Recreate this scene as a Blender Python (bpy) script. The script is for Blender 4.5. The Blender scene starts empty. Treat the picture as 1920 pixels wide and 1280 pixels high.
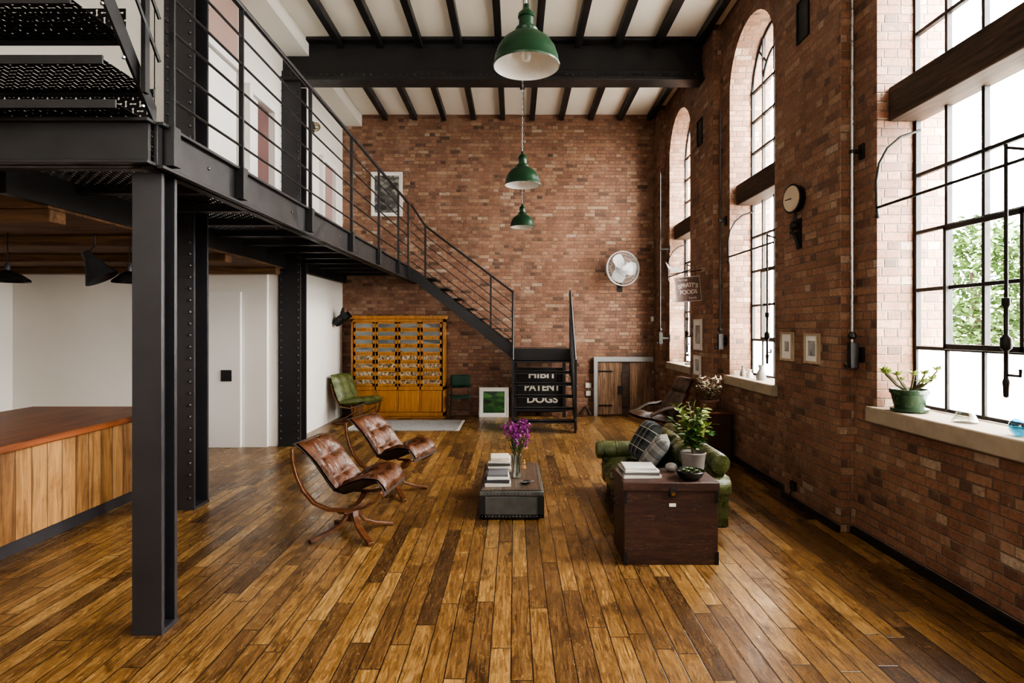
import bpy, bmesh, math, random
from mathutils import Vector, Matrix, Euler
R=random.Random(7)
S=bpy.context.scene
C=S.collection
PI=math.pi
F=1100.;HX=965.;HY=615.;H=1.8
def V(*a): return Vector(a)
def P(px,py,d): return Vector(((px-HX)*d/F, d, H-(py-HY)*d/F))
def TR(loc=(0,0,0),rx=0,ry=0,rz=0): return Matrix.Translation(loc)@Euler((rx,ry,rz)).to_matrix().to_4x4()

# ------------------------------------------------------------ mesh helper
class MB:
    def __init__(s): s.bm=bmesh.new()
    def f(s,vs):
        try: return s.bm.faces.new(vs)
        except ValueError: return None
    def box(s,x0,x1,y0,y1,z0,z1,M=None):
        vs=[V(x,y,z) for x in(x0,x1) for y in(y0,y1) for z in(z0,z1)]
        if M: vs=[M@p for p in vs]
        v=[s.bm.verts.new(p) for p in vs]
        for f in ((0,1,3,2),(4,6,7,5),(0,4,5,1),(2,3,7,6),(0,2,6,4),(1,5,7,3)): s.f([v[i] for i in f])
        return s
    def quad(s,*ps): s.f([s.bm.verts.new(p) for p in ps]); return s
    def loft(s,rings,closed=False,cap=True):
        vr=[[s.bm.verts.new(p) for p in r] for r in rings]
        n=len(vr[0]); m=len(vr)
        for i in range(m if closed else m-1):
            a=vr[i];b=vr[(i+1)%m]
            for j in range(n): s.f([a[j],a[(j+1)%n],b[(j+1)%n],b[j]])
        if cap and not closed: s.f(vr[0][::-1]); s.f(vr[-1])
        return s
    def tube(s,pts,r,n=8,closed=False):
        pts=[Vector(p) for p in pts]; m=len(pts); rings=[]; up=None
        for i,p in enumerate(pts):
            a=pts[i-1] if (i>0 or closed) else p; b=pts[(i+1)%m] if (i<m-1 or closed) else p
            t=(b-a).normalized()
            if up is None:
                up=t.orthogonal().normalized()
            else:
                up=up-t*up.dot(t); up=up.normalized() if up.length>1e-6 else t.orthogonal().normalized()
            w=t.cross(up); rr=r[i] if isinstance(r,(list,tuple)) else r
            rings.append([p+up*rr*math.cos(2*PI*k/n)+w*rr*math.sin(2*PI*k/n) for k in range(n)])
        return s.loft(rings,closed)
    def strip(s,pts,side,w,t):
        pts=[Vector(p) for p in pts]; side=Vector(side).normalized(); rings=[]
        for i,p in enumerate(pts):
            tg=(pts[min(i+1,len(pts)-1)]-pts[max(i-1,0)]).normalized()
            sd=(side-tg*side.dot(tg)).normalized(); n=tg.cross(sd).normalized()
            ww=w[i] if isinstance(w,(list,tuple)) else w
            rings.append([p+sd*ww/2+n*t/2,p-sd*ww/2+n*t/2,p-sd*ww/2-n*t/2,p+sd*ww/2-n*t/2])
        return s.loft(rings)
    def lathe(s,prof,n=24,M=None):
        M=M or Matrix()
        vr=[]
        for r,z in prof:
            if r<1e-5: vr.append([s.bm.verts.new(M@V(0,0,z))])
            else: vr.append([s.bm.verts.new(M@V(r*math.cos(2*PI*k/n),r*math.sin(2*PI*k/n),z)) for k in range(n)])
        for a,b in zip(vr,vr[1:]):
            for j in range(n):
                k=(j+1)%n
                if len(a)==1 and len(b)==1: continue
                if len(a)==1: s.f([a[0],b[k],b[j]])
                elif len(b)==1: s.f([a[j],a[k],b[0]])
                else: s.f([a[j],a[k],b[k],b[j]])
        return s
    def prism(s,poly,ax,a,b):
        g={'x':lambda c,p:V(c,p[0],p[1]),'y':lambda c,p:V(p[0],c,p[1]),'z':lambda c,p:V(p[0],p[1],c)}[ax]
        return s.loft([[g(a,p) for p in poly],[g(b,p) for p in poly]])
    def pillow(s,w,h,t,M=None,n=10,tuft=0,tu=3,tv=3):
        M=M or Matrix(); gr=[]
        for sg in (1,-1):
            g=[]
            for i in range(n+1):
                for j in range(n+1):
                    u=2*i/n-1;v=2*j/n-1
                    e=max(0,(1-abs(u)**3.5)*(1-abs(v)**3.5))**.5
                    z=t/2*e
                    if tuft: z*=1-tuft*(1-(abs(math.sin(PI*tu*(u+1)/2))*abs(math.sin(PI*tv*(v+1)/2)))**.5)
                    k=1-.05*(abs(u*v))
                    g.append(s.bm.verts.new(M@V(u*w/2*k,v*h/2*k,sg*z)))
            gr.append(g)
        for g in gr:
            for i in range(n):
                for j in range(n):
                    a=i*(n+1)+j; s.f([g[a],g[a+1],g[a+n+2],g[a+n+1]])
        bmesh.ops.remove_doubles(s.bm,verts=s.bm.verts,dist=1e-4)
        return s
    def ball(s,c,r,n=8,sq=(1,1,1)):
        m=max(3,n//2)
        M=Matrix.Translation(c)@Matrix.Diagonal((sq[0],sq[1],sq[2],1))
        return s.lathe([(r*math.sin(PI*i/m) if 0<i<m else 0,-r*math.cos(PI*i/m)) for i in range(m+1)],n,M)
    def leaf(s,p,d,up,l,w):
        d=Vector(d).normalized(); sd=d.cross(Vector(up))
        if sd.length<1e-3: sd=d.orthogonal()
        sd.normalize(); n=sd.cross(d).normalized(); p=Vector(p)
        a=s.bm.verts.new(p);b=s.bm.verts.new(p+d*l*.35+sd*w/2+n*w*.12);c=s.bm.verts.new(p+d*l*.75+sd*w*.36+n*w*.05)
        e=s.bm.verts.new(p+d*l-n*l*.08);g=s.bm.verts.new(p+d*l*.75-sd*w*.36+n*w*.05);h=s.bm.verts.new(p+d*l*.35-sd*w/2+n*w*.12)
        m=s.bm.verts.new(p+d*l*.5)
        for q in ((a,b,m),(b,c,m),(c,e,m),(e,g,m),(g,h,m),(h,a,m)): s.f(q)
        return s
    def build(s,name,mat,parent=None,bevel=0,seg=2,smooth=False,world=False):
        if world and parent is not None:
            bmesh.ops.translate(s.bm,verts=s.bm.verts,vec=-parent.location)
        bmesh.ops.recalc_face_normals(s.bm,faces=s.bm.faces)
        me=bpy.data.meshes.new(name); s.bm.to_mesh(me); s.bm.free()
        me.materials.append(mat)
        if smooth or bevel:
            me.polygons.foreach_set('use_smooth',[True]*len(me.polygons))
            me.set_sharp_from_angle(angle=.75)
        o=bpy.data.objects.new(name,me); C.objects.link(o)
        if parent is not None: o.parent=parent
        if bevel:
            b=o.modifiers.new('Bevel','BEVEL'); b.width=bevel; b.segments=seg; b.limit_method='ANGLE'; b.angle_limit=.7
        return o
def tag(o,label,cat,group=None):
    o['label']=label;o['category']=cat
    if group:o['group']=group
    return o
def thing(name,label,cat,loc=(0,0,0),rotz=0,group=None):
    o=bpy.data.objects.new(name,None); C.objects.link(o); o.location=loc; o.rotation_euler=(0,0,rotz)
    o.empty_display_size=.1
    return tag(o,label,cat,group)
def struct(o): o['kind']='structure'; return o
def sroot(name,loc=(0,0,0)):
    o=bpy.data.objects.new(name,None); C.objects.link(o); o.location=loc; return struct(o)
def dup(root,loc,rotz,label,group=None):
    def cp(o,par):
        c=o.copy(); C.objects.link(c)
        if par is not None: c.parent=par
        for ch in list(o.children): cp(ch,c)
        return c
    r=cp(root,None); r.location=loc; r.rotation_euler=(0,0,rotz); r['label']=label
    if group: r['group']=group
    return r
def text(body,size,mat,parent,loc,rot,name='lettering',bold=0.0,sx=1):
    cu=bpy.data.curves.new('t','FONT'); cu.body=body; cu.size=size; cu.extrude=.002; cu.offset=bold; cu.align_x='CENTER'; cu.align_y='CENTER'
    t=bpy.data.objects.new('t',cu); C.objects.link(t)
    dg=bpy.context.evaluated_depsgraph_get(); me=bpy.data.meshes.new_from_object(t.evaluated_get(dg))
    bpy.data.objects.remove(t); me.materials.clear(); me.materials.append(mat)
    o=bpy.data.objects.new(name,me); C.objects.link(o); o.parent=parent; o.location=loc; o.rotation_euler=rot; o.scale=(sx,1,1); return o

# ------------------------------------------------------------ materials
class N:
    def __init__(s,name):
        s.mat=bpy.data.materials.new(name); s.mat.use_nodes=True; s.t=s.mat.node_tree; s.t.nodes.clear()
        s.out=s.n('ShaderNodeOutputMaterial'); s.b=s.n('ShaderNodeBsdfPrincipled'); s.l(s.b.outputs[0],s.out.inputs[0])
    def n(s,t,**k):
        x=s.t.nodes.new(t)
        for a,b in k.items(): setattr(x,a,b)
        return x
    def l(s,a,b): s.t.links.new(a,b)
    def i(s,sock,v):
        if hasattr(v,'is_output'): s.l(v,sock)
        elif v is not None:
            if isinstance(v,(tuple,list)) and len(v)==3 and sock.type=='RGBA': v=(*v,1)
            sock.default_value=v
    def m(s,op,a,b=None,c=None):
        x=s.n('ShaderNodeMath',operation=op)
        for k,v in enumerate((a,b,c)):
            if v is not None: s.i(x.inputs[k],v)
        return x.outputs[0]
    def pos(s):
        g=s.n('ShaderNodeNewGeometry'); x=s.n('ShaderNodeSeparateXYZ'); s.l(g.outputs['Position'],x.inputs[0])
        y=s.n('ShaderNodeSeparateXYZ'); s.l(g.outputs['Normal'],y.inputs[0]); return x.outputs,y.outputs,g.outputs['Position']
    def obj(s): return s.n('ShaderNodeTexCoord').outputs['Object']
    def comb(s,x,y,z=0.):
        c=s.n('ShaderNodeCombineXYZ'); s.i(c.inputs[0],x);s.i(c.inputs[1],y);s.i(c.inputs[2],z); return c.outputs[0]
    def noise(s,vec,sc,det=3,ro=.55,dist=0):
        x=s.n('ShaderNodeTexNoise'); s.l(vec,x.inputs['Vector']); x.inputs['Scale'].default_value=sc; x.inputs['Detail'].default_value=det
        x.inputs['Roughness'].default_value=ro; x.inputs['Distortion'].default_value=dist; return x.outputs['Fac']
    def white(s,vec):
        x=s.n('ShaderNodeTexWhiteNoise',noise_dimensions='3D'); s.l(vec,x.inputs['Vector']); return x.outputs['Value']
    def mapv(s,vec,sc=(1,1,1),loc=(0,0,0)):
        x=s.n('ShaderNodeMapping'); s.l(vec,x.inputs[0]); x.inputs['Scale'].default_value=sc; x.inputs['Location'].default_value=loc; return x.outputs[0]
    def ramp(s,fac,stops,interp='LINEAR'):
        x=s.n('ShaderNodeValToRGB'); s.i(x.inputs[0],fac); cr=x.color_ramp; cr.interpolation=interp
        while len(cr.elements)<len(stops): cr.elements.new(.5)
        for e,(p,c) in zip(cr.elements,stops): e.position=p; e.color=(*c,1) if len(c)==3 else c
        return x.outputs[0]
    def mix(s,fac,a,b,bl='MIX'):
        x=s.n('ShaderNodeMix',data_type='RGBA',blend_type=bl); s.i(x.inputs[0],fac); s.i(x.inputs[6],a); s.i(x.inputs[7],b); return x.outputs[2]
    def rng(s,v,a,b,c,d):
        x=s.n('ShaderNodeMapRange'); s.i(x.inputs[0],v)
        for k,q in enumerate((a,b,c,d)): x.inputs[k+1].default_value=q
        return x.outputs[0]
    def bump(s,h,st=.3,dist=.01):
        x=s.n('ShaderNodeBump'); x.inputs['Strength'].default_value=st; x.inputs['Distance'].default_value=dist; s.l(h,x.inputs['Height']); s.l(x.outputs[0],s.b.inputs['Normal'])
    def set(s,**k):
        for a,b in k.items(): s.i(s.b.inputs[a.replace('_',' ')],b)
        return s.mat
def simple(name,col,rough=.5,metal=0,var=.25,sc=6,bump=0,bsc=60,coat=0,spec=.5):
    n=N(name); o=n.obj(); f=n.noise(o,sc,4)
    c=n.mix(f,tuple(x*(1-var) for x in col),tuple(min(1,x*(1+var)) for x in col))
    if bump: n.bump(n.noise(o,bsc,3),bump,.004)
    rr=n.rng(f,.3,.7,max(.02,rough-.08),min(1,rough+.08))
    n.set(Base_Color=c,Roughness=rr,Metallic=float(metal)); n.b.inputs['Coat Weight'].default_value=coat
    n.b.inputs['Specular IOR Level'].default_value=spec
    return n.mat
def brickmat():
    n=N('brick'); p,nr,pv=n.pos()
    ax=n.m('GREATER_THAN',n.m('ABSOLUTE',nr[0]),.5); az=n.m('GREATER_THAN',n.m('ABSOLUTE',nr[2]),.6)
    def sel(f,a,b): return n.m('ADD',n.m('MULTIPLY',a,n.m('SUBTRACT',1.,f)),n.m('MULTIPLY',b,f))
    u=sel(ax,p[0],p[1]); v=sel(az,p[2],p[1])
    d=n.noise(pv,9,2); u=n.m('ADD',u,n.m('MULTIPLY',d,.014)); v=n.m('ADD',v,n.m('MULTIPLY',n.noise(pv,5,2),.010))
    HB=.072
    vv=n.m('DIVIDE',v,HB); row=n.m('FLOOR',vv)
    hd=n.m('COMPARE',n.m('FLOORED_MODULO',row,2.),0.,.1)
    w=sel(hd,.218,.109)
    uu=n.m('ADD',n.m('DIVIDE',u,w),n.m('MULTIPLY',n.m('FLOORED_MODULO',row,4.),.37))
    idv=n.comb(n.m('FLOOR',uu),row,ax); rnd=n.white(idv)
    fu=n.m('MULTIPLY',n.m('ABSOLUTE',n.m('SUBTRACT',n.m('FRACT',uu),.5)),w); fu=n.m('SUBTRACT',n.m('MULTIPLY',w,.5),fu)
    fv=n.m('MULTIPLY',n.m('SUBTRACT',.5,n.m('ABSOLUTE',n.m('SUBTRACT',n.m('FRACT',vv),.5))),HB)
    e=n.m('MINIMUM',fu,fv)
    mort=n.rng(e,.0025,.0075,1.,0.)
    col=n.ramp(rnd,[(0,(.09,.050,.036)),(.05,(.18,.090,.056)),(.2,(.245,.120,.072)),(.5,(.295,.146,.088)),(.8,(.345,.182,.112)),(.96,(.41,.26,.17)),(1,(.48,.38,.29))])
    fine=n.noise(pv,38,5,.65); col=n.mix(n.rng(fine,.42,.70,0.,.65),col,(.13,.075,.052),'MIX')
    big=n.noise(pv,.8,4); big2=n.noise(pv,3.5,4,.6)
    mc=n.mix(big2,(.14,.103,.077),(.31,.24,.18))
    c=n.mix(mort,col,mc)
    c=n.mix(n.rng(big,.35,.7,0.,.6),c,(.52,.46,.41),'MULTIPLY')
    c=n.mix(n.rng(big2,.52,.75,0.,.4),c,(.40,.27,.19))
    sp=n.noise(pv,17,3,.7); c=n.mix(n.rng(sp,.66,.74,0.,.5),c,(.55,.48,.41))
    h=n.m('ADD',n.m('MULTIPLY',mort,-1.),n.m('ADD',n.m('MULTIPLY',fine,.4),n.m('MULTIPLY',rnd,.3)))
    n.bump(h,.7,.012)
    return n.set(Base_Color=c,Roughness=n.rng(fine,.3,.7,.45,.75))
def floormat():
    n=N('oak boards'); p,nr,pv=n.pos()
    uu=n.m('DIVIDE',n.m('ADD',p[0],.02),.115); row=n.m('FLOOR',uu)
    ro=n.white(n.comb(row,3.3,1.)); L=n.m('ADD',n.m('MULTIPLY',ro,.8),.9)
    vv=n.m('ADD',n.m('DIVIDE',p[1],L),n.m('MULTIPLY',ro,17.3)); cell=n.m('FLOOR',vv)
    idv=n.comb(row,cell,7.); rnd=n.white(idv)
    col=n.ramp(rnd,[(0,(.12,.064,.028)),(.12,(.19,.102,.040)),(.45,(.29,.160,.056)),(.8,(.385,.220,.078)),(1,(.50,.31,.12))])
    off=n.m('MULTIPLY',rnd,31.)
    gv=n.comb(n.m('ADD',n.m('MULTIPLY',p[0],28.),off),n.m('ADD',n.m('MULTIPLY',p[1],2.6),off),off)
    g=n.noise(gv,1.4,7,.72,1.8)
    gv2=n.comb(n.m('MULTIPLY',p[0],130.),n.m('MULTIPLY',p[1],7.),off); g2=n.noise(gv2,1.,3,.6)
    blot=n.noise(pv,1.5,7,.7)
    st=n.noise(n.comb(n.m('ADD',n.m('MULTIPLY',p[0],7.),off),n.m('MULTIPLY',p[1],2.5),off),1.,6,.75,1.)
    flk=n.noise(n.comb(n.m('ADD',n.m('MULTIPLY',p[0],60.),off),n.m('MULTIPLY',p[1],28.),off),1.,3,.6,2.)
    c=n.mix(n.rng(g,.40,.62,0.,.95),col,(.32,.25,.19),'MULTIPLY')
    c=n.mix(n.rng(g2,.5,.68,0.,.7),c,(.33,.26,.19),'MULTIPLY')
    c=n.mix(n.rng(blot,.5,.68,0.,.75),c,(.40,.34,.29),'MULTIPLY')
    c=n.mix(n.rng(st,.52,.66,0.,.85),c,(.26,.21,.175),'MULTIPLY')
    c=n.mix(n.rng(flk,.6,.7,0.,.45),c,(.64,.43,.18))
    fu=n.m('MULTIPLY',n.m('SUBTRACT',.5,n.m('ABSOLUTE',n.m('SUBTRACT',n.m('FRACT',uu),.5))),.115)
    fv=n.m('MULTIPLY',n.m('SUBTRACT',.5,n.m('ABSOLUTE',n.m('SUBTRACT',n.m('FRACT',vv),.5))),L)
    gap=n.rng(n.m('MINIMUM',fu,fv),.0014,.0052,1.,0.)
    c=n.mix(gap,c,(.013,.008,.005))
    h=n.m('SUBTRACT',n.m('ADD',n.m('MULTIPLY',g,.3),n.m('MULTIPLY',rnd,.4)),gap)
    n.bump(h,.3,.004)
    n.b.inputs['Specular IOR Level'].default_value=.75
    return n.set(Base_Color=c,Roughness=n.rng(n.m('ADD',n.m('MULTIPLY',g,.5),n.m('MULTIPLY',blot,.5)),.35,.65,.18,.42))
def wood(name,c1,c2,axis=2,rough=.4,sc=1.,plank=0,pax=0,coat=0):
    n=N(name); p,nr,pv=n.pos()
    s=[26*sc]*3; s[axis]=2.2*sc
    if not plank:
        vec=n.mapv(n.obj(),tuple(s)); 
        g=n.noise(vec,1.,5,.6,1.); c=n.mix(n.rng(g,.35,.65,0.,1.),c1,c2); h=g
    else:
        uu=n.m('DIVIDE',p[pax],plank); row=n.m('FLOOR',uu); rnd=n.white(n.comb(row,1.,2.))
        vec=n.mapv(pv,tuple(s)); vv=n.n('ShaderNodeVectorMath',operation='ADD'); n.l(vec,vv.inputs[0]); n.l(n.comb(n.m('MULTIPLY',rnd,40.),n.m('MULTIPLY',rnd,23.),0.),vv.inputs[1])
        g=n.noise(vv.outputs[0],1.,6,.7,1.5); c=n.mix(n.rng(g,.35,.65,0.,1.),c1,c2)
        c=n.mix(n.rng(rnd,0.,1.,0.,.7),c,(.42,.33,.27),'MULTIPLY')
        bl=n.noise(pv,3.,5,.7); c=n.mix(n.rng(bl,.5,.7,0.,.5),c,(.4,.32,.25),'MULTIPLY')
        gp=n.rng(n.m('SUBTRACT',.5,n.m('ABSOLUTE',n.m('SUBTRACT',n.m('FRACT',uu),.5))),.01,.03,1.,0.)
        c=n.mix(gp,c,(.02,.012,.007)); h=n.m('SUBTRACT',g,gp)
    n.bump(h,.25,.004); n.b.inputs['Coat Weight'].default_value=coat
    return n.set(Base_Color=c,Roughness=rough)
def scuffed(name,c1,c2,c3):
    n=N(name); o=n.obj(); g=n.noise(n.mapv(o,(3,3,22)),1.,5,.6,1.); c=n.mix(n.rng(g,.35,.65,0.,1.),c1,c2)
    s1=n.noise(n.mapv(o,(9,9,60)),1.,4,.7,2.); b=n.noise(o,5,5,.7)
    c=n.mix(n.m('MULTIPLY',n.rng(s1,.58,.66,0.,1.),n.rng(b,.45,.6,0.,.7)),c,c3)
    s2=n.noise(o,26,4,.75); c=n.mix(n.rng(s2,.66,.72,0.,.7),c,c3)
    s3=n.noise(n.mapv(o,(60,60,7)),1.,3,.7,3.); c=n.mix(n.rng(s3,.70,.74,0.,.6),c,c3)
    n.bump(b,.2,.006)
    return n.set(Base_Color=c,Roughness=n.rng(b,.3,.7,.4,.6))
def leather(name,c1,c2,rough=.35):
    n=N(name); o=n.obj(); f=n.noise(o,9,5,.6); v=n.n('ShaderNodeTexVoronoi'); n.l(o,v.inputs['Vector']); v.inputs['Scale'].default_value=140
    cr=n.noise(o,11,5,.65,1.8)
    n.bump(n.m('ADD',n.m('MULTIPLY',v.outputs['Distance'],.2),n.m('MULTIPLY',cr,1.6)),.5,.014)
    n.b.inputs['Coat Weight'].default_value=.12
    return n.set(Base_Color=n.mix(n.rng(f,.3,.7,0.,1.),c1,c2),Roughness=n.rng(f,.3,.7,rough-.06,rough+.1))
def perf():
    n=N('perforated steel'); p,nr,pv=n.pos()
    u=n.m('DIVIDE',p[0],.042); v=n.m('DIVIDE',n.m('ADD',p[1],p[2]),.042)
    par=n.m('COMPARE',n.m('FLOORED_MODULO',n.m('ADD',n.m('FLOOR',u),n.m('FLOOR',v)),2.),0.,.1)
    fu=n.m('ABSOLUTE',n.m('SUBTRACT',n.m('FRACT',u),.5)); fv=n.m('ABSOLUTE',n.m('SUBTRACT',n.m('FRACT',v),.5))
    def slot(a,b):
        bar=n.m('MULTIPLY',n.m('LESS_THAN',a,.38),n.m('LESS_THAN',b,.10))
        da=n.m('SUBTRACT',a,.32); r=n.m('LESS_THAN',n.m('ADD',n.m('MULTIPLY',da,da),n.m('MULTIPLY',b,b)),.026)
        return n.m('MAXIMUM',bar,r)
    hole=n.m('ADD',n.m('MULTIPLY',par,slot(fu,fv)),n.m('MULTIPLY',n.m('SUBTRACT',1.,par),slot(fv,fu)))
    n.set(Base_Color=(.014,.013,.013),Roughness=.45,Metallic=.3)
    t=n.n('ShaderNodeBsdfTransparent'); mx=n.n('ShaderNodeMixShader'); n.l(hole,mx.inputs[0]); n.l(n.b.outputs[0],mx.inputs[1]); n.l(t.outputs[0],mx.inputs[2]); n.l(mx.outputs[0],n.out.inputs[0])
    return n.mat
def glassy(name,tint=(1,1,1),gl=.08,frost=0,fres=False):
    n=N(name); t=n.n('ShaderNodeBsdfTransparent'); n.i(t.inputs[0],tint)
    g=n.n('ShaderNodeBsdfGlossy'); g.inputs['Roughness'].default_value=.05
    mx=n.n('ShaderNodeMixShader')
    if fres:
        lw=n.n('ShaderNodeLayerWeight'); lw.inputs[0].default_value=.35; n.l(n.rng(lw.outputs['Facing'],0.,1.,gl,.8),mx.inputs[0])
    else: mx.inputs[0].default_value=gl
    n.l(t.outputs[0],mx.inputs[1]); n.l(g.outputs[0],mx.inputs[2]); o=mx.outputs[0]
    if frost:
        tr=n.n('ShaderNodeBsdfTranslucent'); n.i(tr.inputs[0],(.95,.95,.95)); m2=n.n('ShaderNodeMixShader')
        ns=n.noise(n.obj(),30,2); n.l(n.rng(ns,0.,1.,frost-.05,frost+.05),m2.inputs[0]); n.l(o,m2.inputs[1]); n.l(tr.outputs[0],m2.inputs[2]); o=m2.outputs[0]
    n.l(o,n.out.inputs[0]); return n.mat
def tartan(name,a,b,c,sc):
    n=N(name); o=n.obj(); x=n.n('ShaderNodeSeparateXYZ'); n.l(o,x.inputs[0])
    def st(s,k,w): return n.m('LESS_THAN',n.m('FRACT',n.m('MULTIPLY',s,k)),w)
    c1=n.mix(n.m('MULTIPLY',n.m('ADD',st(x.outputs[0],sc,.5),st(x.outputs[1],sc,.5)),.5),a,b)
    c1=n.mix(n.m('MAXIMUM',st(x.outputs[0],sc,.07),st(x.outputs[1],sc,.07)),c1,c)
    n.bump(n.noise(o,200,2),.2,.003)
    return n.set(Base_Color=c1,Roughness=.9)
def pattern(name,cols,sc,vs=(1,1,1),rough=.5):
    n=N(name); v=n.n('ShaderNodeTexVoronoi'); n.l(n.mapv(n.obj(),vs),v.inputs['Vector']); v.inputs['Scale'].default_value=sc
    sp=n.n('ShaderNodeSeparateColor'); n.l(v.outputs['Color'],sp.inputs[0])
    return n.set(Base_Color=n.ramp(sp.outputs[0],[(i/max(1,len(cols)-1),c) for i,c in enumerate(cols)]),Roughness=rough)

BR=brickmat(); FL=floormat(); PERF=perf()
STEEL=simple('black painted steel',(.018,.0168,.0172),.42,0,.3,5,.1,40)
STEEL2=simple('charcoal painted steel',(.034,.032,.035),.40,0,.2,4,.15,50)
IRON=simple('old black iron',(.022,.02,.018),.5,.3,.4,20,.2,80)
WHITE=simple('warm white plaster',(.72,.69,.64),.7,0,.06,2,.05,80)
WHITE2=simple('cream ceiling plaster',(.93,.89,.80),.8,0,.03,3,.05,50)
WDOOR=simple('white door paint',(.74,.72,.69),.5,0,.03,2)
PAINTGREY=simple('grey painted timber',(.33,.34,.33),.6,0,.1,8)  # plain grey colour for door frame, fan motor, coping and a vase
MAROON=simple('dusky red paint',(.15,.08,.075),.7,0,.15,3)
PINKW=simple('pinkish plaster',(.36,.25,.22),.8,0,.1,3)
STONE=simple('sandstone sill',(.34,.28,.21),.75,0,.3,9,.3,60)
BEAMW=wood('old dark timber',(.03,.019,.012),(.09,.055,.035),1,.7)
CEILW=wood('rough brown ceiling timber',(.07,.036,.017),(.20,.105,.045),0,.7,.6)
CTRW=wood('reclaimed plank cladding',(.17,.085,.030),(.44,.245,.095),2,.48,.5,.16,1)
CTRT=wood('varnished mahogany top',(.10,.03,.013),(.24,.08,.03),1,.36,.5,0,0,.0)
OAK=wood('honey oak',(.30,.125,.028),(.45,.21,.055),2,.35,1)
PALEW=wood('pale wood frame',(.34,.26,.17),(.48,.38,.27),2,.5,1)
TEAK=wood('bent rosewood',(.07,.026,.012),(.17,.068,.028),0,.28,1,0,0,.3)
TRUNKR=scuffed('scuffed dark red brown painted timber',(.032,.015,.011),(.070,.031,.021),(.22,.15,.10))
TRUNKT=wood('worn grey brown lid',(.075,.055,.042),(.20,.145,.105),1,.42,.7,.115,0)
OLDDOOR=wood('weathered door planks',(.12,.065,.035),(.36,.23,.14),2,.7,.6,.12,0)
BLACKW=simple('dark brown stained wood',(.065,.037,.022),.35,0,.3,8)
GREEN=simple('green enamel',(.010,.040,.016),.34,0,.15,3,0,60,.0,.4)
ENAMW=simple('white enamel',(.85,.84,.80),.25,0,.03,3)
BLKEN=simple('black enamel',(.015,.015,.015),.25,0,.2,5)
BRASS=simple('aged brass',(.40,.25,.08),.35,1,.2,12)
CHROME=simple('brushed steel',(.55,.55,.55),.3,1,.1,20)
TINM=simple('dented tin plate',(.11,.115,.11),.40,.6,.5,9,.4,14)
BROWNL=leather('dark tan brown leather',(.042,.015,.006),(.125,.046,.018),.28)
GREENL=leather('olive green leather',(.026,.034,.009),(.072,.084,.024),.24)
GREENL2=leather('pale green leather',(.05,.063,.018),(.13,.148,.052),.30)
BLACKL=leather('dark brown leather',(.045,.028,.018),(.12,.075,.05),.33)
CANVAS=simple('dark canvas',(.04,.022,.014),.9,0,.2,20)
GLASS=glassy('window glass',(1,1,1),.05)
FROST=glassy('frosted glass',(1,1,1),.03,.75)
VGLASS=glassy('clear vase glass',(.90,.95,.92),.12,0,True)
BGLASS=glassy('blue glass',(.12,.45,.6),.12,0,True)
LEAF=simple('leaf green',(.04,.11,.025),.45,0,.5,14)
LEAF2=simple('dusty leaf green',(.10,.14,.05),.6,0,.4,14)
LEAFY=simple('yellow green leaf',(.24,.30,.09),.5,0,.4,14)
LEAFP=simple('dry pinkish leaf',(.42,.33,.24),.7,0,.4,14)
TREEL=simple('tree leaf',(.065,.12,.028),.6,0,.5,3)
STEM=simple('stem brown green',(.08,.07,.025),.7,0,.3,14)
PURP=simple('purple petals',(.36,.07,.31),.6,0,.6,60)
POTG=simple('green glazed pot',(.02,.05,.024),.25,0,.4,14,0,60,.3)
POTGR=simple('grey stoneware',(.22,.20,.18),.6,0,.2,20)
POTBR=simple('brown clay pot',(.14,.07,.045),.55,0,.3,14)
SOIL=simple('soil',(.03,.02,.013),.95,0,.4,60,.5,90)
PAPER=simple('page paper',(.72,.68,.60),.8,0,.06,60)
MATW=simple('white mount board',(.78,.76,.72),.8,0,.02,3)
FRAMEW=simple('white frame',(.66,.64,.6),.5,0,.05,3)
FANG=simple('silver grey wire',(.42,.42,.41),.4,.3,.05,3)
BLACKP=simple('black paint',(.01,.01,.01),.5,0,.1,5)
SIGNC=simple('aged cream dial enamel',(.50,.41,.30),.5,0,.2,9)
SIGNM=simple('faded maroon grey sign enamel',(.19,.125,.11),.5,0,.45,14)
SIGNL=simple('pale sign lettering',(.68,.62,.55),.6,0,.2,30)
WPAINT=simple('chipped white letter paint',(.56,.52,.45),.6,0,.45,40)
RUGM=pattern('grey flecked wool',[(.14,.14,.14),(.38,.38,.37),(.24,.24,.24),(.50,.49,.46)],45,(1,4,1),.95)
DRGL=pattern('frosted drawer glass',[(.08,.095,.10),(.20,.22,.22),(.12,.145,.15)],3,(1,1,4),.12)
DRCO=pattern('drawer contents',[(.45,.36,.22),(.05,.035,.02),(.30,.20,.11),(.52,.44,.31),(.08,.055,.035)],22,(1.6,1,1),.25)
GRNART=pattern('green landscape print',[(.004,.02,.006),(.02,.10,.02),(.01,.04,.012),(.05,.18,.03)],6,(1,1,2.5),.12)
POSTER=pattern('dark monochrome poster',[(.03,.032,.03),(.10,.10,.09),(.025,.026,.024),(.28,.27,.24),(.05,.05,.046)],9,(1,1,1.6),.5)
PHOTO=pattern('monochrome photograph',[(.05,.05,.05),(.4,.39,.37),(.15,.15,.14)],12,(1,1,1),.3)
TART1=tartan('dark tartan wool',(.014,.018,.02),(.06,.065,.065),(.45,.44,.38),9)
TART2=tartan('grey check wool',(.32,.30,.27),(.12,.12,.12),(.05,.05,.05),9)
GROUT=simple('outside paving',(.4,.4,.38),.9,0,.2,1)
CHG=simple('dark green plastic',(.014,.06,.038),.4,0,.2,5)

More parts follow.
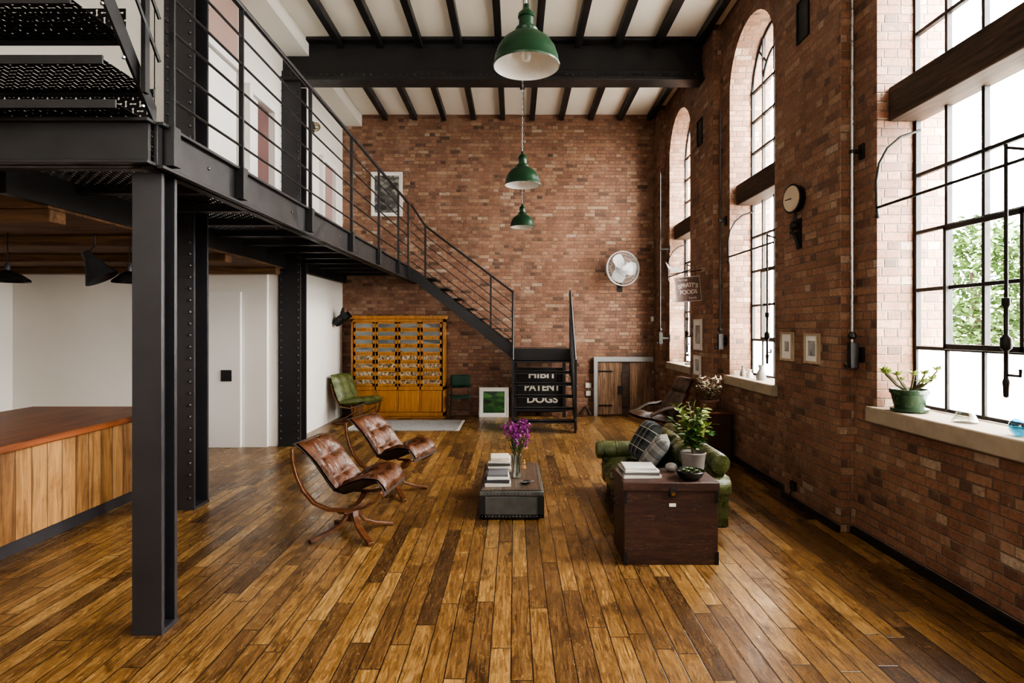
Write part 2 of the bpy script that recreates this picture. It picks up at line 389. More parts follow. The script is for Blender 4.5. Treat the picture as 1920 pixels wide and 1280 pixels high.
# ------------------------------------------------------------ shell
XR=2.99; XP=2.87; YF=12.1; ZC=6.2
struct(MB().box(-7.6,3.6,-3,YF+.3,-.15,0).build('floor',FL))
cl=sroot('ceiling',(0,4,ZC))
MB().box(-7.6,3.6,-3,YF+.3,ZC,ZC+.15).build('plaster',WHITE2,cl,world=True)
for k in range(10):
    x=2.78-.605*k
    MB().box(x-.05,x+.05,-3,YF,ZC-.12,ZC).build('joist',STEEL,cl,bevel=.006,world=True)
struct(MB().box(-3.6,3.6,YF,YF+.3,0,ZC).build('wall_back',BR))
WN=[(10.62,.70),(7.45,.705),(4.12,.72),(.85,.72)]
ZS=1.06; ZP=5.05
def rightwall():
    b=MB(); ws=sorted([(yc-a,yc+a,yc,a) for yc,a in WN]); ns=20
    for X in (XR,3.56):
        y=-3
        for y0,y1,yc,a in ws:
            b.quad(V(X,y,0),V(X,y0,0),V(X,y0,ZC),V(X,y,ZC))
            b.quad(V(X,y0,0),V(X,y1,0),V(X,y1,ZS),V(X,y0,ZS))
            pts=[(yc-a*math.cos(PI*i/ns),ZP+a*math.sin(PI*i/ns)) for i in range(ns+1)]
            for p,q in zip(pts,pts[1:]): b.quad(V(X,p[0],p[1]),V(X,q[0],q[1]),V(X,q[0],ZC),V(X,p[0],ZC))
            y=y1
        b.quad(V(X,y,0),V(X,YF+.3,0),V(X,YF+.3,ZC),V(X,y,ZC))
    for y0,y1,yc,a in ws:
        pts=[(y0,ZS)]+[(yc-a*math.cos(PI*i/ns),ZP+a*math.sin(PI*i/ns)) for i in range(ns+1)]+[(y1,ZS),(y0,ZS)]
        for p,q in zip(pts,pts[1:]): b.quad(V(XR,*p),V(XR,*q),V(3.56,*q),V(3.56,*p))
    bmesh.ops.remove_doubles(b.bm,verts=b.bm.verts,dist=1e-4)
    o=b.build('wall_right',BR); return struct(o)
rw=rightwall()
for y0,y1 in ((11.6,YF),(8.5,9.6),(5.17,6.25),(1.95,2.9),(-1.5,-.6)):
    MB().box(XP,XR+.02,y0,y1,0,ZC).build('pier',BR,rw,bevel=.008)
# left walls
struct(MB().box(-3.75,-3.55,8.95,YF,0,2.72).build('wall_left',WHITE))
struct(MB().box(-3.75,-3.55,6.1,YF,2.72,ZC).build('wall_left_upper',WHITE))
struct(MB().box(-7.6,-3.74,6.1,6.3,2.95,ZC).build('wall_upper_room',WHITE))
struct(MB().box(-7.6,-3.75,8.88,9.1,0,2.72).build('wall_kitchen',WHITE))
struct(MB().box(-7.8,-7.6,-3,9.1,0,ZC).build('wall_far_left',WHITE))
struct(MB().box(-7.8,3.6,-3.2,-3,0,ZC).build('wall_front',WHITE))
struct(MB().box(-3.55,-3.15,6.1,YF,5.96,ZC).build('trim_1',WHITE))
struct(MB().box(-3.55,-3.535,6.2,7.5,5.15,5.96).build('trim_2',PINKW))
lc=sroot('ceiling_kitchen',(-5.5,6.5,2.7))
MB().box(-7.6,-3.5,4.4,8.88,2.7,2.9).build('boards',CEILW,lc,world=True)
for y in (4.42,5.7,7.1,8.6): MB().box(-7.6,-3.5,y,y+.16,2.60,2.7).build('timber_beam',CEILW,lc,bevel=.01,world=True)
# doors
d1=sroot('door_1',(-4.3,8.86,0))
MB().box(-4.82,-4.13,8.835,8.88,.0,2.35).build('leaf',WDOOR,d1,bevel=.006,world=True)
MB().box(-4.42,-4.26,8.82,8.835,1.0,1.17).build('pull_plate',STEEL,d1,bevel=.004,world=True)
d2=sroot('door_2',(2.2,YF-.05,0))
b=MB();b.box(1.62,2.84,YF-.09,YF,1.11,1.21);b.box(1.62,1.70,YF-.09,YF,0,1.11);b.build('frame',PAINTGREY,d2,bevel=.006,world=True)
MB().box(1.71,2.20,YF-.06,YF-.01,.03,1.10).build('leaf',OLDDOOR,d2,bevel=.004,world=True)
MB().box(2.36,2.78,YF-.06,YF-.01,.03,1.10).build('leaf',OLDDOOR,d2,bevel=.004,world=True)
MB().box(2.20,2.36,YF-.045,YF-.005,.03,1.10).build('centre_post',BEAMW,d2,bevel=.004,world=True)
b=MB();b.box(2.12,2.19,YF-.085,YF-.06,.45,.62);b.box(1.72,2.0,YF-.075,YF-.06,.9,.93);b.box(1.72,2.0,YF-.075,YF-.06,.2,.23);b.build('ironwork',IRON,d2,bevel=.003,world=True)
MB().box(2.2,2.33,YF-.08,YF-.045,.2,.9).build('bolt_board',BEAMW,d2,bevel=.003,world=True)
d3=sroot('door_3',(-3.53,7,2.95))
MB().box(-3.55,-3.50,6.62,7.38,2.95,5.02).build('leaf',WDOOR,d3,bevel=.006,world=True)
b=MB();b.box(-3.55,-3.46,6.5,6.6,2.95,5.15);b.box(-3.55,-3.46,7.4,7.5,2.95,5.15);b.box(-3.55,-3.46,6.6,7.4,5.04,5.15);b.build('frame',WDOOR,d3,bevel=.004,world=True)
d4=sroot('door_4',(-3.53,8,2.95))
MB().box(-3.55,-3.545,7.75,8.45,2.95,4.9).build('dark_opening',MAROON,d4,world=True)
MB().box(-3.545,-3.51,7.75,8.02,2.95,4.9).build('leaf',WDOOR,d4,bevel=.004,world=True)
b=MB();b.box(-3.55,-3.45,7.65,7.75,2.95,5.0);b.box(-3.55,-3.45,8.45,8.55,2.95,5.0);b.box(-3.55,-3.45,7.75,8.45,4.9,5.0);b.build('frame',WDOOR,d4,bevel=.004,world=True)
d5=sroot('door_5',(-3.53,10.2,2.95))
MB().box(-3.55,-3.545,10.75,11.4,2.95,4.85).build('leaf',PINKW,d5,world=True)
b=MB();b.box(-3.55,-3.47,10.65,10.75,2.95,4.95);b.box(-3.55,-3.47,11.4,11.5,2.95,4.95);b.box(-3.55,-3.47,10.75,11.4,4.85,4.95);b.build('frame',WDOOR,d5,bevel=.004,world=True)
# baseboard on the right
b=MB()
for y0,y1,x in ((-3,-1.5,XR),(-.6,1.95,XR),(2.9,5.17,XR),(6.25,8.5,XR),(9.6,11.6,XR)): b.box(x-.035,x,y0,y1,0,.06)
for y0,y1 in ((8.5,9.6),(5.17,6.25)): b.box(XP-.035,XP,y0,y1,0,.06)
struct(b.build('baseboard_right',STEEL))

# windows
for wi,(yc,a) in enumerate(WN):
    w=sroot('window_%d'%(4-wi if wi<3 else 1),(3.31,yc,1.15)); gx=3.31
    fr=MB(); z0,z1=1.17,3.52
    t=.014
    rows=5; cols=4
    for i in range(cols+1):
        y=yc-a+.01+(2*a-.02)*i/cols; fr.box(gx-.022,gx+.022,y-t-(.01 if i in(0,cols) else 0),y+t,z0,z1)
    zr=[z0+(z1-z0)*j/rows for j in range(rows+1)]
    for z in zr: fr.box(gx-.018,gx+.018,yc-a,yc+a,z-t,z+t)
    fr.build('lower_frame',IRON,w,bevel=.003,world=True)
    c=MB(); ya=yc-a+.01+(2*a-.02)*1/cols; yb=yc-a+.01+(2*a-.02)*3/cols
    for (p,q,r_,s_) in ((ya,yb,zr[1],zr[1]+.04),(ya,yb,zr[3]-.04,zr[3]),(ya,ya+.03,zr[1],zr[3]),(yb-.03,yb,zr[1],zr[3])): c.box(gx-.045,gx-.02,p,q,r_,s_)
    c.build('casement',IRON,w,bevel=.003,world=True)
    MB().box(gx-.003,gx+.003,yc-a,yc+a,zr[1],z1).build('clear_panes',GLASS,w,world=True)
    MB().box(gx-.003,gx+.003,yc-a,yc+a,z0,zr[1]).build('frosted_panes',FROST,w,world=True)
    up=MB(); z2=3.78
    for i in range(cols+1):
        y=yc-a+.01+(2*a-.02)*i/cols; zz=ZP+math.sqrt(max(0,a*a-(y-yc)**2))
        up.box(gx-.02,gx+.02,y-t,y+t,z2,zz)
    for z in (z2,z2+.43,z2+.86,ZP): up.box(gx-.018,gx+.018,yc-a,yc+a,z-t,z+t)
    for rr in (a-.012,a*.5):
        up.tube([(gx,yc-rr*math.cos(PI*i/20),ZP+rr*math.sin(PI*i/20)) for i in range(21)],.017,6)
    for k in (1,3): 
        an=PI*k/4; up.tube([(gx,yc-a*.5*math.cos(an),ZP+a*.5*math.sin(an)),(gx,yc-a*math.cos(an),ZP+a*math.sin(an))],.013,6)
    up.build('upper_frame',IRON,w,world=True)
    b=MB(); poly=[(yc-a,z2)]+[(yc-a*math.cos(PI*i/20),ZP+a*math.sin(PI*i/20)) for i in range(21)]+[(yc+a,z2)]
    b.prism(poly,'x',gx-.002,gx+.002); b.build('arched_pane',GLASS,w,world=True)
    MB().box(3.08,3.36,yc-a+.001,yc+a-.001,3.5,3.78).build('transom_beam',BEAMW,w,bevel=.012,world=True)
    MB().box(2.93,3.33,yc-a-.07,yc+a+.07,1.02,1.15).build('sill',STONE,w,bevel=.012,world=True)
    L=bpy.data.lights.new('portal','AREA'); L.shape='RECTANGLE'; L.size=4.8; L.size_y=1.5
    lo=bpy.data.objects.new('portal',L); C.objects.link(lo); lo.location=(3.6,yc,3.45); lo.rotation_euler=(0,PI/2,0)
    L.cycles.is_portal=True

# ------------------------------------------------------------ steelwork
def hcol(name,label,x0,x1,y0,y1,z1,mat,riv=True,z0=0):
    r=thing(name,label,'column',((x0+x1)/2,(y0+y1)/2,z0)); t=.028
    MB().box(x0,x1,y0,y0+t,z0,z1).build('flange',mat,r,bevel=.003,world=True)
    MB().box(x0,x1,y1-t,y1,z0,z1).build('flange',mat,r,bevel=.003,world=True)
    xm=(x0+x1)/2
    MB().box(xm-.03,xm+.03,y0+t,y1-t,z0,z1).build('web',mat,r,world=True)
    MB().box(x0-.004,x1+.004,y0-.004,y1+.004,z0,z0+.03).build('base_plate',mat,r,world=True)
    if riv:
        b=MB(); z=.12
        while z<z1-.05:
            for x in (x0+.04,x1-.04): b.ball((x,y0-.003,z),.018,8)
            z+=.115
        b.build('rivets',mat,r,smooth=True,world=True)
    return r
hcol('steel_column','slim charcoal steel column nearest the camera holding up the walkway corner',-2.245,-2.07,3.44,3.6,2.71,STEEL2,False)
hcol('steel_column','tall riveted charcoal column right behind the slim front column, at end of counter',-3.47,-3.17,5.8,6.08,ZC,STEEL2)
hcol('steel_column','riveted dark column beside the white wall, supporting the ceiling girder',-3.60,-3.26,8.93,9.2,5.55,STEEL2)
r=thing('ceiling_girder','deep riveted black steel girder spanning across the room under the ceiling','beam',(0,9,5.55))
MB().box(-3.55,XP,8.98,9.02,5.6,ZC).build('web',STEEL,r,world=True)
MB().box(-3.55,XP,8.85,9.15,5.55,5.60).build('bottom_flange',STEEL,r,bevel=.004,world=True)
b=MB();b.box(-3.55,XP,8.93,8.98,5.6,5.72);b.box(-3.55,XP,8.85,9.15,ZC-.05,ZC);b.build('angle_plates',STEEL,r,bevel=.004,world=True)
b=MB(); x=-3.4
while x<2.85: b.ball((x,8.93,5.66),.018,8); x+=.11
b.build('rivets',STEEL2,r,smooth=True,world=True)
# mezzanine
mz=thing('mezzanine','black steel walkway with perforated deck and bar railing along the left wall','mezzanine',(-2.8,7,2.75))
MB().box(-3.5,-2.06,3.4,YF,2.944,2.946).build('deck',PERF,mz,world=True)
MB().box(-7.6,-3.5,3.4,6.1,2.944,2.946).build('deck',PERF,mz,world=True)
b=MB();b.box(-2.06,-2.035,3.34,YF,2.71,2.97);b.box(-2.12,-2.0,3.34,YF,2.71,2.73);b.box(-2.12,-2.0,3.34,YF,2.955,2.975);b.build('edge_channel',STEEL,mz,bevel=.003,world=True)
b=MB();b.box(-7.6,-2.06,3.30,3.325,2.72,2.97);b.box(-7.6,-2.04,3.26,3.38,2.72,2.74);b.box(-7.6,-2.04,3.26,3.38,2.955,2.975);b.build('front_channel',STEEL,mz,bevel=.003,world=True)
y=3.95
while y<12:
    x0=-3.53 if y>4.4 else -7.6
    b=MB();b.box(x0,-2.06,y,y+.012,2.87,2.944);b.box(x0,-2.06,y-.03,y+.04,2.865,2.877);b.build('cross_joist',STEEL2,mz,world=True); y+=.72
MB().box(-3.55,-3.47,4.0,YF,2.72,2.94).build('wall_channel',STEEL,mz,world=True)
rl=MB(); rl.tube([(-2.0,3.42,4.15),(-2.0,11.03,4.15)],.022,8); rail=rl.build('handrail',STEEL,mz,smooth=True,world=True)
def sub(mb,name,mat,part,root,**k):
    o=mb.build(name,mat,None,**k); me=o.data; me.transform(Matrix.Translation(-root.location)); o.parent=part; return o
for k in range(5):
    z=3.13+.2*k
    sub(MB().tube([(-2.0,3.42,z),(-2.0,11.03,z)],.009,6),'rod',STEEL,rail,mz,smooth=True)
for y in (3.43,4.3,5.75,7.2,8.65,10.1,11.03):
    b=MB();b.box(-2.02,-1.985,y-.008,y+.008,2.95,4.16);b.box(-2.033,-1.97,y-.035,y+.035,2.74,2.97)
    p=sub(b,'post',STEEL,rail,mz,bevel=.002)
y=3.9
while y<11: MB().ball((-2.034,y,2.86),.012,6).build('bolt',STEEL2,mz,smooth=True,world=True); y+=1.45
# upper access stair, top left
us=thing('upper_staircase','black perforated steel stair rising above the walkway corner at top left','staircase',(-2.7,3.3,2.98))
for i,(ye,dp) in enumerate(((3.40,.26),(3.46,.42),(3.22,.40),(3.0,.36),(2.8,.3),(2.62,.3),(2.44,.3))):
    z=3.0+.19*i
    t=MB().box(-3.4,-2.13,ye-dp,ye,z,z+.002).build('tread',PERF,us,world=True)
    if i in (0,2,3): 
        yr=(3.455,0,3.215,2.99)[i]; MB().box(-3.4,-2.13,yr-.002,yr,z,z+.17).build('riser',PERF,us,world=True)
    b=MB();b.box(-3.4,-2.13,ye-dp-.012,ye-dp,z-.025,z+.02);b.box(-3.4,-2.13,ye,ye+.012,z-.025,z+.02); sub(b,'nosing',STEEL,t,us)
for x in (-2.12,-3.42):
    m=1.212
    b=MB(); b.prism([(3.46,2.98),(3.46,3.10),(1.9,3.10+m*1.56),(1.9,2.86+m*1.56)],'x',x-.008,x+.008); b.build('stringer',STEEL,us,world=True)
    if x>-3:
        for i in range(8): MB().ball((x+.01,3.33-.165*i,3.06+.2*i),.011,6).build('bolt',CHROME,us,smooth=True,world=True)
        for k in (.35,.6,.85,1.1):
            MB().tube([(x+.05,3.42,3.0+k),(x+.05,1.9,3.0+k+1.52*m)],.011 if k<1 else .02,6).build('rail',STEEL,us,smooth=True,world=True)
        for yy in (3.3,2.6): MB().box(x+.03,x+.055,yy-.02,yy+.02,3.0+(3.4-yy)*m,4.15+(3.4-yy)*m).build('post',STEEL,us,world=True)
# main stair
ms=thing('staircase','black steel staircase dropping from the walkway and turning toward the room','staircase',(.5,10.9,0))
X0,X1=-.03,1.05; YL=11.05; ZL=1.41; nst=7
for i in range(1,nst):
    z=ZL*i/nst; y=10.12+.15*(i-1)
    b=MB();b.box(X0+.02,X1-.02,y,y+.2,z-.02,z);b.box(X0+.02,X1-.02,y,y+.012,z-.045,z);b.build('tread',STEEL2,ms,bevel=.002,world=True)
b=MB();b.box(X0,X1,YL,12.0,ZL-.03,ZL);b.box(X0,X1,YL-.01,YL,ZL-.2,ZL);b.build('landing',STEEL,ms,world=True)
for x in (X0,X1):
    b=MB();b.prism([(10.06,0),(10.24,0),(11.1,ZL-.2),(11.1,ZL+.02),(10.98,ZL+.02),(10.06,.2)],'x',x-.012,x+.012);b.build('stringer',STEEL,ms,world=True)
    b=MB();b.tube([(x,10.12,1.25),(x,11.05,2.5)],.02,8); h=b.build('handrail',STEEL,ms,smooth=True,world=True)
    for k in range(1,5): sub(MB().tube([(x,10.12,.2+.21*k),(x,11.05,1.41+.22*k)],.008,6),'rod',STEEL,h,ms,smooth=True)
    for y,za,zb in ((10.12,0,1.26),(11.05,.9,2.5)): sub(MB().box(x-.02,x+.02,y-.02,y+.02,za,zb),'post',STEEL,h,ms)
for x in (X0+.05,X1-.05): MB().box(x-.03,x+.03,11.85,11.91,0,ZL-.03).build('leg',STEEL,ms,world=True)
xa=-1.99; n2=8
for i in range(1,n2):
    x=xa+(X0-xa)*i/n2; z=2.95-(2.95-ZL)*i/n2
    MB().box(x-.02,x+.25,11.08,11.96,z-.02,z).build('tread',STEEL,ms,world=True)
for y in (11.04,11.98):
    MB().prism([(xa,2.97),(xa,2.72),(xa+.12,2.66),(X0,1.22),(X0,ZL+.07)],'y',y-.01,y+.01).build('stringer',STEEL,ms,world=True)
h=MB().tube([(-1.95,11.04,4.12),(-1.68,11.04,3.72),(X0,11.04,2.48)],.02,8).build('handrail',STEEL,ms,smooth=True,world=True)
for k in range(5): sub(MB().tube([(-1.95,11.04,3.05+.19*k),(-1.68,11.04,2.86+.17*k),(X0,11.04,1.58+.17*k)],.008,6),'rod',STEEL,h,ms,smooth=True)
for x in (-1.68,-.45,X0):
    zt=2.48+(X0-x)*.755; sub(MB().box(x-.018,x+.018,11.02,11.05,zt-1.12,zt),'post',STEEL,h,ms)

# ------------------------------------------------------------ pendants
def pendant(label,loc,len_):
    r=thing('pendant_lamp',label,'pendant lamp',loc,0,'green enamel pendants')
    MB().lathe([(.225,0),(.228,.012),(.222,.02),(.215,.07),(.195,.125),(.16,.175),(.115,.21),(.075,.232),(.065,.24)],40).build('shade',GREEN,r,smooth=True)
    MB().lathe([(.222,.001),(.21,.07),(.19,.122),(.155,.17),(.11,.205),(.06,.225),(0,.226)],40).build('shade_lining',ENAMW,r,smooth=True)
    MB().lathe([(.072,.232),(.078,.25),(.07,.265),(.052,.27),(.05,.33),(.058,.335),(.055,.36),(.03,.385),(.018,.40),(.018,.425),(0,.43)],24).build('cap',GREEN,r,smooth=True)
    MB().lathe([(0,.03),(.025,.04),(.035,.07),(.025,.11),(.02,.2)],16).build('bulb',ENAMW,r,smooth=True)
    b=MB(); z=.43; i=0
    while z<len_-.03:
        a=0 if i%2 else PI/2
        pts=[V(math.cos(t)*.009*math.cos(a),math.cos(t)*.009*math.sin(a),z+.022+.02*math.sin(t)) for t in [2*PI*k/8 for k in range(8)]]
        b.tube(pts,.0028,4,True); z+=.034; i+=1
    b.build('chain',CHROME,r)
    MB().tube([(.012,0,.42),(.015,.0,1.2),(.01,0,len_)],.004,5).build('cord',BLACKP,r)
    MB().lathe([(0,len_-.05),(.04,len_-.045),(.05,len_),(0,len_)],16).build('ceiling_rose',STEEL,r)
    return r
pz=3.58
pendant('large green enamel pendant nearest the camera, top of the picture',(.08,4.0,pz),ZC-.0-pz)
pendant('middle green enamel pendant of the row of three',(.10,7.4,3.6),ZC-3.6)
pendant('farthest and smallest looking green pendant, in front of the brick wall',(.14,10.7,3.64),ZC-3.64)

# ------------------------------------------------------------ counter & kitchen
r=thing('counter','long counter clad in reclaimed vertical planks with mahogany top','counter',(-4.7,4.6,0))
MB().box(-5.5,-3.95,1.5,6.7,.12,.84).build('plank_cladding',CTRW,r,world=True)
MB().box(-5.55,-3.90,1.45,6.76,.84,.90).build('worktop',CTRT,r,bevel=.01,world=True)
MB().box(-5.45,-3.99,1.55,6.65,0,.12).build('plinth',STEEL2,r,world=True)
def dome(label,loc,rim,ry=0,mat=BLKEN,rise=.1):
    r=thing('kitchen_pendant',label,'pendant lamp',loc)
    M=TR((0,0,0),0,ry,0)
    MB().lathe([(rim,0),(rim*.97,.02),(rim*.6,rise*.7),(rim*.3,rise),(.03,rise+.01)],28,M).build('shade',mat,r,smooth=True)
    MB().lathe([(.024,rise),(.026,rise+.05),(.016,rise+.08),(0,rise+.085)],14,M).build('lamp_holder',STEEL2,r,smooth=True)
    MB().tube([M@V(0,0,rise+.08),V(0,0,rise+.12),V(0,0,2.7-loc[2])],.005,5).build('cord',BLACKP,r)
    return r
dome('small black enamel pendant at far left above the counter',(P(14,528,5.55)),.18)
dome('small black pendant just left of the slim front column, above the counter',(P(243,530,5.6)),.15)
r=thing('cone_lamp','grey tapered cone lamp hanging tilted above the counter','pendant lamp',P(178,500,5.6))
M=TR((0,0,0),0,-.5,.3)
MB().lathe([(.15,-.13),(.14,-.11),(.085,.0),(.045,.1),(.04,.16),(0,.17)],24,M).build('shade',STEEL2,r,smooth=True)
b=MB();b.tube([(-.05,0,.0),(-.06,0,.14),(0,0,.2),(0,0,2.7-r.location.z)],.007,6);b.build('stem',BLACKP,r)

# bulkhead wall lights
for px,py,d,lb in ((370,15,6.5,'caged bulkhead light high on upper wall beside the front riveted column'),(592,238,10.25,'caged bulkhead light on upper white wall near the brick wall')):
    p=P(px,py,d); r=thing('bulkhead_light',lb,'wall lamp',(-3.55,p.y,p.z))
    M=TR((0,0,0),0,PI/2,0)
    MB().lathe([(0,0),(.1,0),(.1,.03),(.08,.04),(0,.04)],20,M).build('base',STEEL2,r)
    MB().lathe([(.07,.04),(.07,.09),(.045,.13),(0,.14)],20,M).build('globe',VGLASS,r,smooth=True)
    b=MB()
    for k in range(4):
        a=k*PI/4
        b.tube([M@V(.082*math.cos(a)*math.cos(t),.082*math.sin(a)*math.cos(t),.04+.115*math.sin(t)) for t in [PI*q/8 for q in range(9)]],.004,5)
    b.build('cage',BRASS,r)

# ------------------------------------------------------------ sling chairs
def sling_chair(label,loc,rz):
    r=thing('sling_armchair',label,'armchair',loc,rz,'brown leather sling chairs')
    for k in range(4):
        a=PI/4+k*PI/2; d=V(math.cos(a),math.sin(a),0)
        pts=[d*.42+V(0,0,.014),d*.36+V(0,0,.03),d*.24+V(0,0,.06),d*.12+V(0,0,.11),d*.055+V(0,0,.19),d*.04+V(0,0,.25)]
        MB().strip(pts,d.cross(V(0,0,1)),.058,.028).build('leg',TEAK,r,bevel=.004)
    MB().lathe([(0,.12),(.045,.125),(.045,.27),(0,.275)],16).build('hub',TEAK,r,smooth=True)
    prof=[(-.455,.87),(-.45,.76),(-.41,.62),(-.345,.49),(-.24,.38),(-.10,.325),(.08,.325),(.24,.36),(.35,.42),(.41,.50)]
    for s in (-1,1):
        MB().strip([V(x,s*.33,z) for x,z in prof],(0,1,0),[.03,.035,.04,.045,.045,.045,.045,.04,.035,.03],.028).build('side_frame',TEAK,r,bevel=.004)
        MB().strip([V(0,s*.03,.25),V(0,s*.12,.245),V(0,s*.24,.27),V(0,s*.32,.315)],(1,0,0),.07,.022).build('support_arm',TEAK,r,bevel=.004)
    pr=[(.44,.475),(.36,.535),(.24,.525),(.10,.465),(-.03,.42),(-.12,.445),(-.20,.54),(-.29,.67),(-.37,.79),(-.44,.92)]
    def srf(u,v,off):
        t=u*(len(pr)-1); i=min(int(t),len(pr)-2); f=t-i
        x=pr[i][0]*(1-f)+pr[i+1][0]*f; z=pr[i][1]*(1-f)+pr[i+1][1]*f
        j=min(i+1,len(pr)-2)
        dx=(pr[i+1][0]-pr[i][0])*(1-f)+(pr[j+1][0]-pr[j][0])*f; dz=(pr[i+1][1]-pr[i][1])*(1-f)+(pr[j+1][1]-pr[j][1])*f; l=math.hypot(dx,dz); nx,nz=dz/l,-dx/l
        if nz<0 and nx<0: nx,nz=-nx,-nz
        cur=.10*v*v*(1-abs(2*u-1)**4)
        return V(x+nx*(off+cur),v*(.30-.02*abs(2*u-1)),z+nz*(off+cur))
    def cushion(u0,u1,name,mat,t0,t1,btn,wid=1.):
        nu,nv=36,36; top=[];bot=[]
        for i in range(nu+1):
            a=[];c=[]
            for j in range(nv+1):
                U=i/nu; W=2*j/nv-1; u=u0+(u1-u0)*U
                e=max(0,(1-abs(2*U-1)**4)*(1-abs(W)**4))**.5
                q=1
                for bu,bw in btn:
                    dd=math.hypot((U-bu)*1.2,(W-bw)*.62); q-=.62*math.exp(-(dd/.10)**1.3)
                    q-=.20*math.exp(-((U-bu)/.05)**2)*math.exp(-((W-bw)/.42)**2)+.16*math.exp(-((W-bw)/.07)**2)*math.exp(-((U-bu)/.3)**2)
                if btn: q+=.045*math.sin(19*U+13*W)*math.sin(15*W-7*U)+.03*math.sin(41*W)*math.cos(9*U)
                q=max(.12,q)
                a.append(srf(u,W*wid,t0+(t1-t0)*e*q)); c.append(srf(u,W*wid,t0-.004))
            top.append(a);bot.append(c)
        b=MB()
        for g in (top,bot):
            vs=[[b.bm.verts.new(p) for p in rw_] for rw_ in g]
            for i in range(nu):
                for j in range(nv): b.f([vs[i][j],vs[i][j+1],vs[i+1][j+1],vs[i+1][j]])
        bmesh.ops.remove_doubles(b.bm,verts=b.bm.verts,dist=.0035)
        return b.build(name,mat,r,smooth=True)
    cushion(0,1,'canvas_sling',CANVAS,-.024,-.008,(),1.10)
    cushion(.02,.53,'seat_cushion',BROWNL,0,.085,((.3,-.42),(.3,.42),(.68,-.42),(.68,.42)))
    cushion(.51,.99,'back_cushion',BROWNL,0,.085,((.3,-.42),(.3,.42),(.66,-.42),(.66,.42)))
    return r
c1=sling_chair('brown leather sling chair with bentwood base, nearest the camera',(-1.42,5.15,0),-.12)
c1.scale=(.90,.90,.91)
dup(c1,(-1.32,6.42,0),-.30,'second brown leather sling chair, behind the nearest one','brown leather sling chairs')

# ------------------------------------------------------------ metal trunk coffee table
TX0,TX1,TY0,TY1,TZ=-.325,.265,5.5,6.62,.285
r=thing('metal_trunk','low riveted metal trunk used as coffee table with worn wooden lid','trunk',(-.03,6.06,0))
MB().box(TX0,TX1,TY0,TY1,.02,TZ-.06).build('body',TINM,r,bevel=.01,world=True)
MB().box(TX0-.008,TX1+.008,TY0-.008,TY1+.008,TZ-.06,TZ-.012).build('lid_rim',TINM,r,bevel=.008,world=True)
MB().box(TX0+.012,TX1-.012,TY0+.012,TY1-.012,TZ-.013,TZ).build('lid_boards',TRUNKT,r,bevel=.003,world=True)
b=MB();b.box(TX0-.012,TX0+.05,TY0-.006,TY0,.02,TZ-.06);b.box(TX1-.05,TX1+.012,TY0-.006,TY0,.02,TZ-.06);b.box(TX0,TX1,TY0-.006,TY0,.02,.055);b.build('corner_straps',IRON,r,bevel=.003,world=True)
b=MB()
for i in range(18):
    x=TX0+.02+i*(TX1-TX0-.04)/17; b.ball((x,TY0-.007,.038),.007,6); b.ball((x,TY0-.009,TZ-.035),.006,6)
b.build('rivets',CHROME,r,smooth=True,world=True)
def book(label,x,y,z,w,d,t,rz,col,group=None,spine=None):
    m=simple('cover '+label[:18],col,.45,0,.08,8)
    r=thing('book',label,'book',(x,y,z),rz,group)
    MB().box(-w/2+.004,w/2-.005,-d/2+.004,d/2-.004,.003,t-.003).build('pages',PAPER,r)
    b=MB();b.box(-w/2,w/2,-d/2,d/2,0,.003);b.box(-w/2,w/2,-d/2,d/2,t-.003,t);b.box(-w/2,-w/2+.004,-d/2,d/2,0,t)
    b.box(-w/2,w/2,-d/2,-d/2+.003,0,t*.98)
    b.build('cover',m,r); 
    return r
z=TZ
for i,(w,d,t,rz,col,lb) in enumerate([(.25,.32,.032,.03,(.5,.47,.42),'pale cream book at bottom of front stack on metal trunk'),(.24,.30,.03,-.05,(.04,.04,.045),'black book in the middle of front stack on metal trunk'),(.22,.28,.028,.06,(.62,.6,.56),'white book second from top of front stack on metal trunk'),(.20,.26,.018,.0,(.14,.14,.15),'thin dark grey book on top of front stack on metal trunk')]):
    book(lb,-.165,5.76,z,w,d,t,rz,col,'front book stack'); z+=t
z=TZ
for i,(w,d,t,rz,col,lb) in enumerate([(.24,.3,.03,.05,(.35,.30,.22),'tan book at bottom of rear stack on metal trunk'),(.23,.29,.028,-.04,(.62,.6,.55),'white book above the tan one in the rear stack'),(.22,.28,.03,.04,(.09,.08,.07),'dark book in middle of the rear stack'),(.22,.28,.024,-.06,(.68,.66,.62),'pale book below the top one of rear stack'),(.20,.26,.026,.05,(.56,.51,.42),'cream book on top of rear stack on metal trunk')]):
    book(lb,-.16,6.33,z,w,d,t,rz,col,'rear book stack'); z+=t
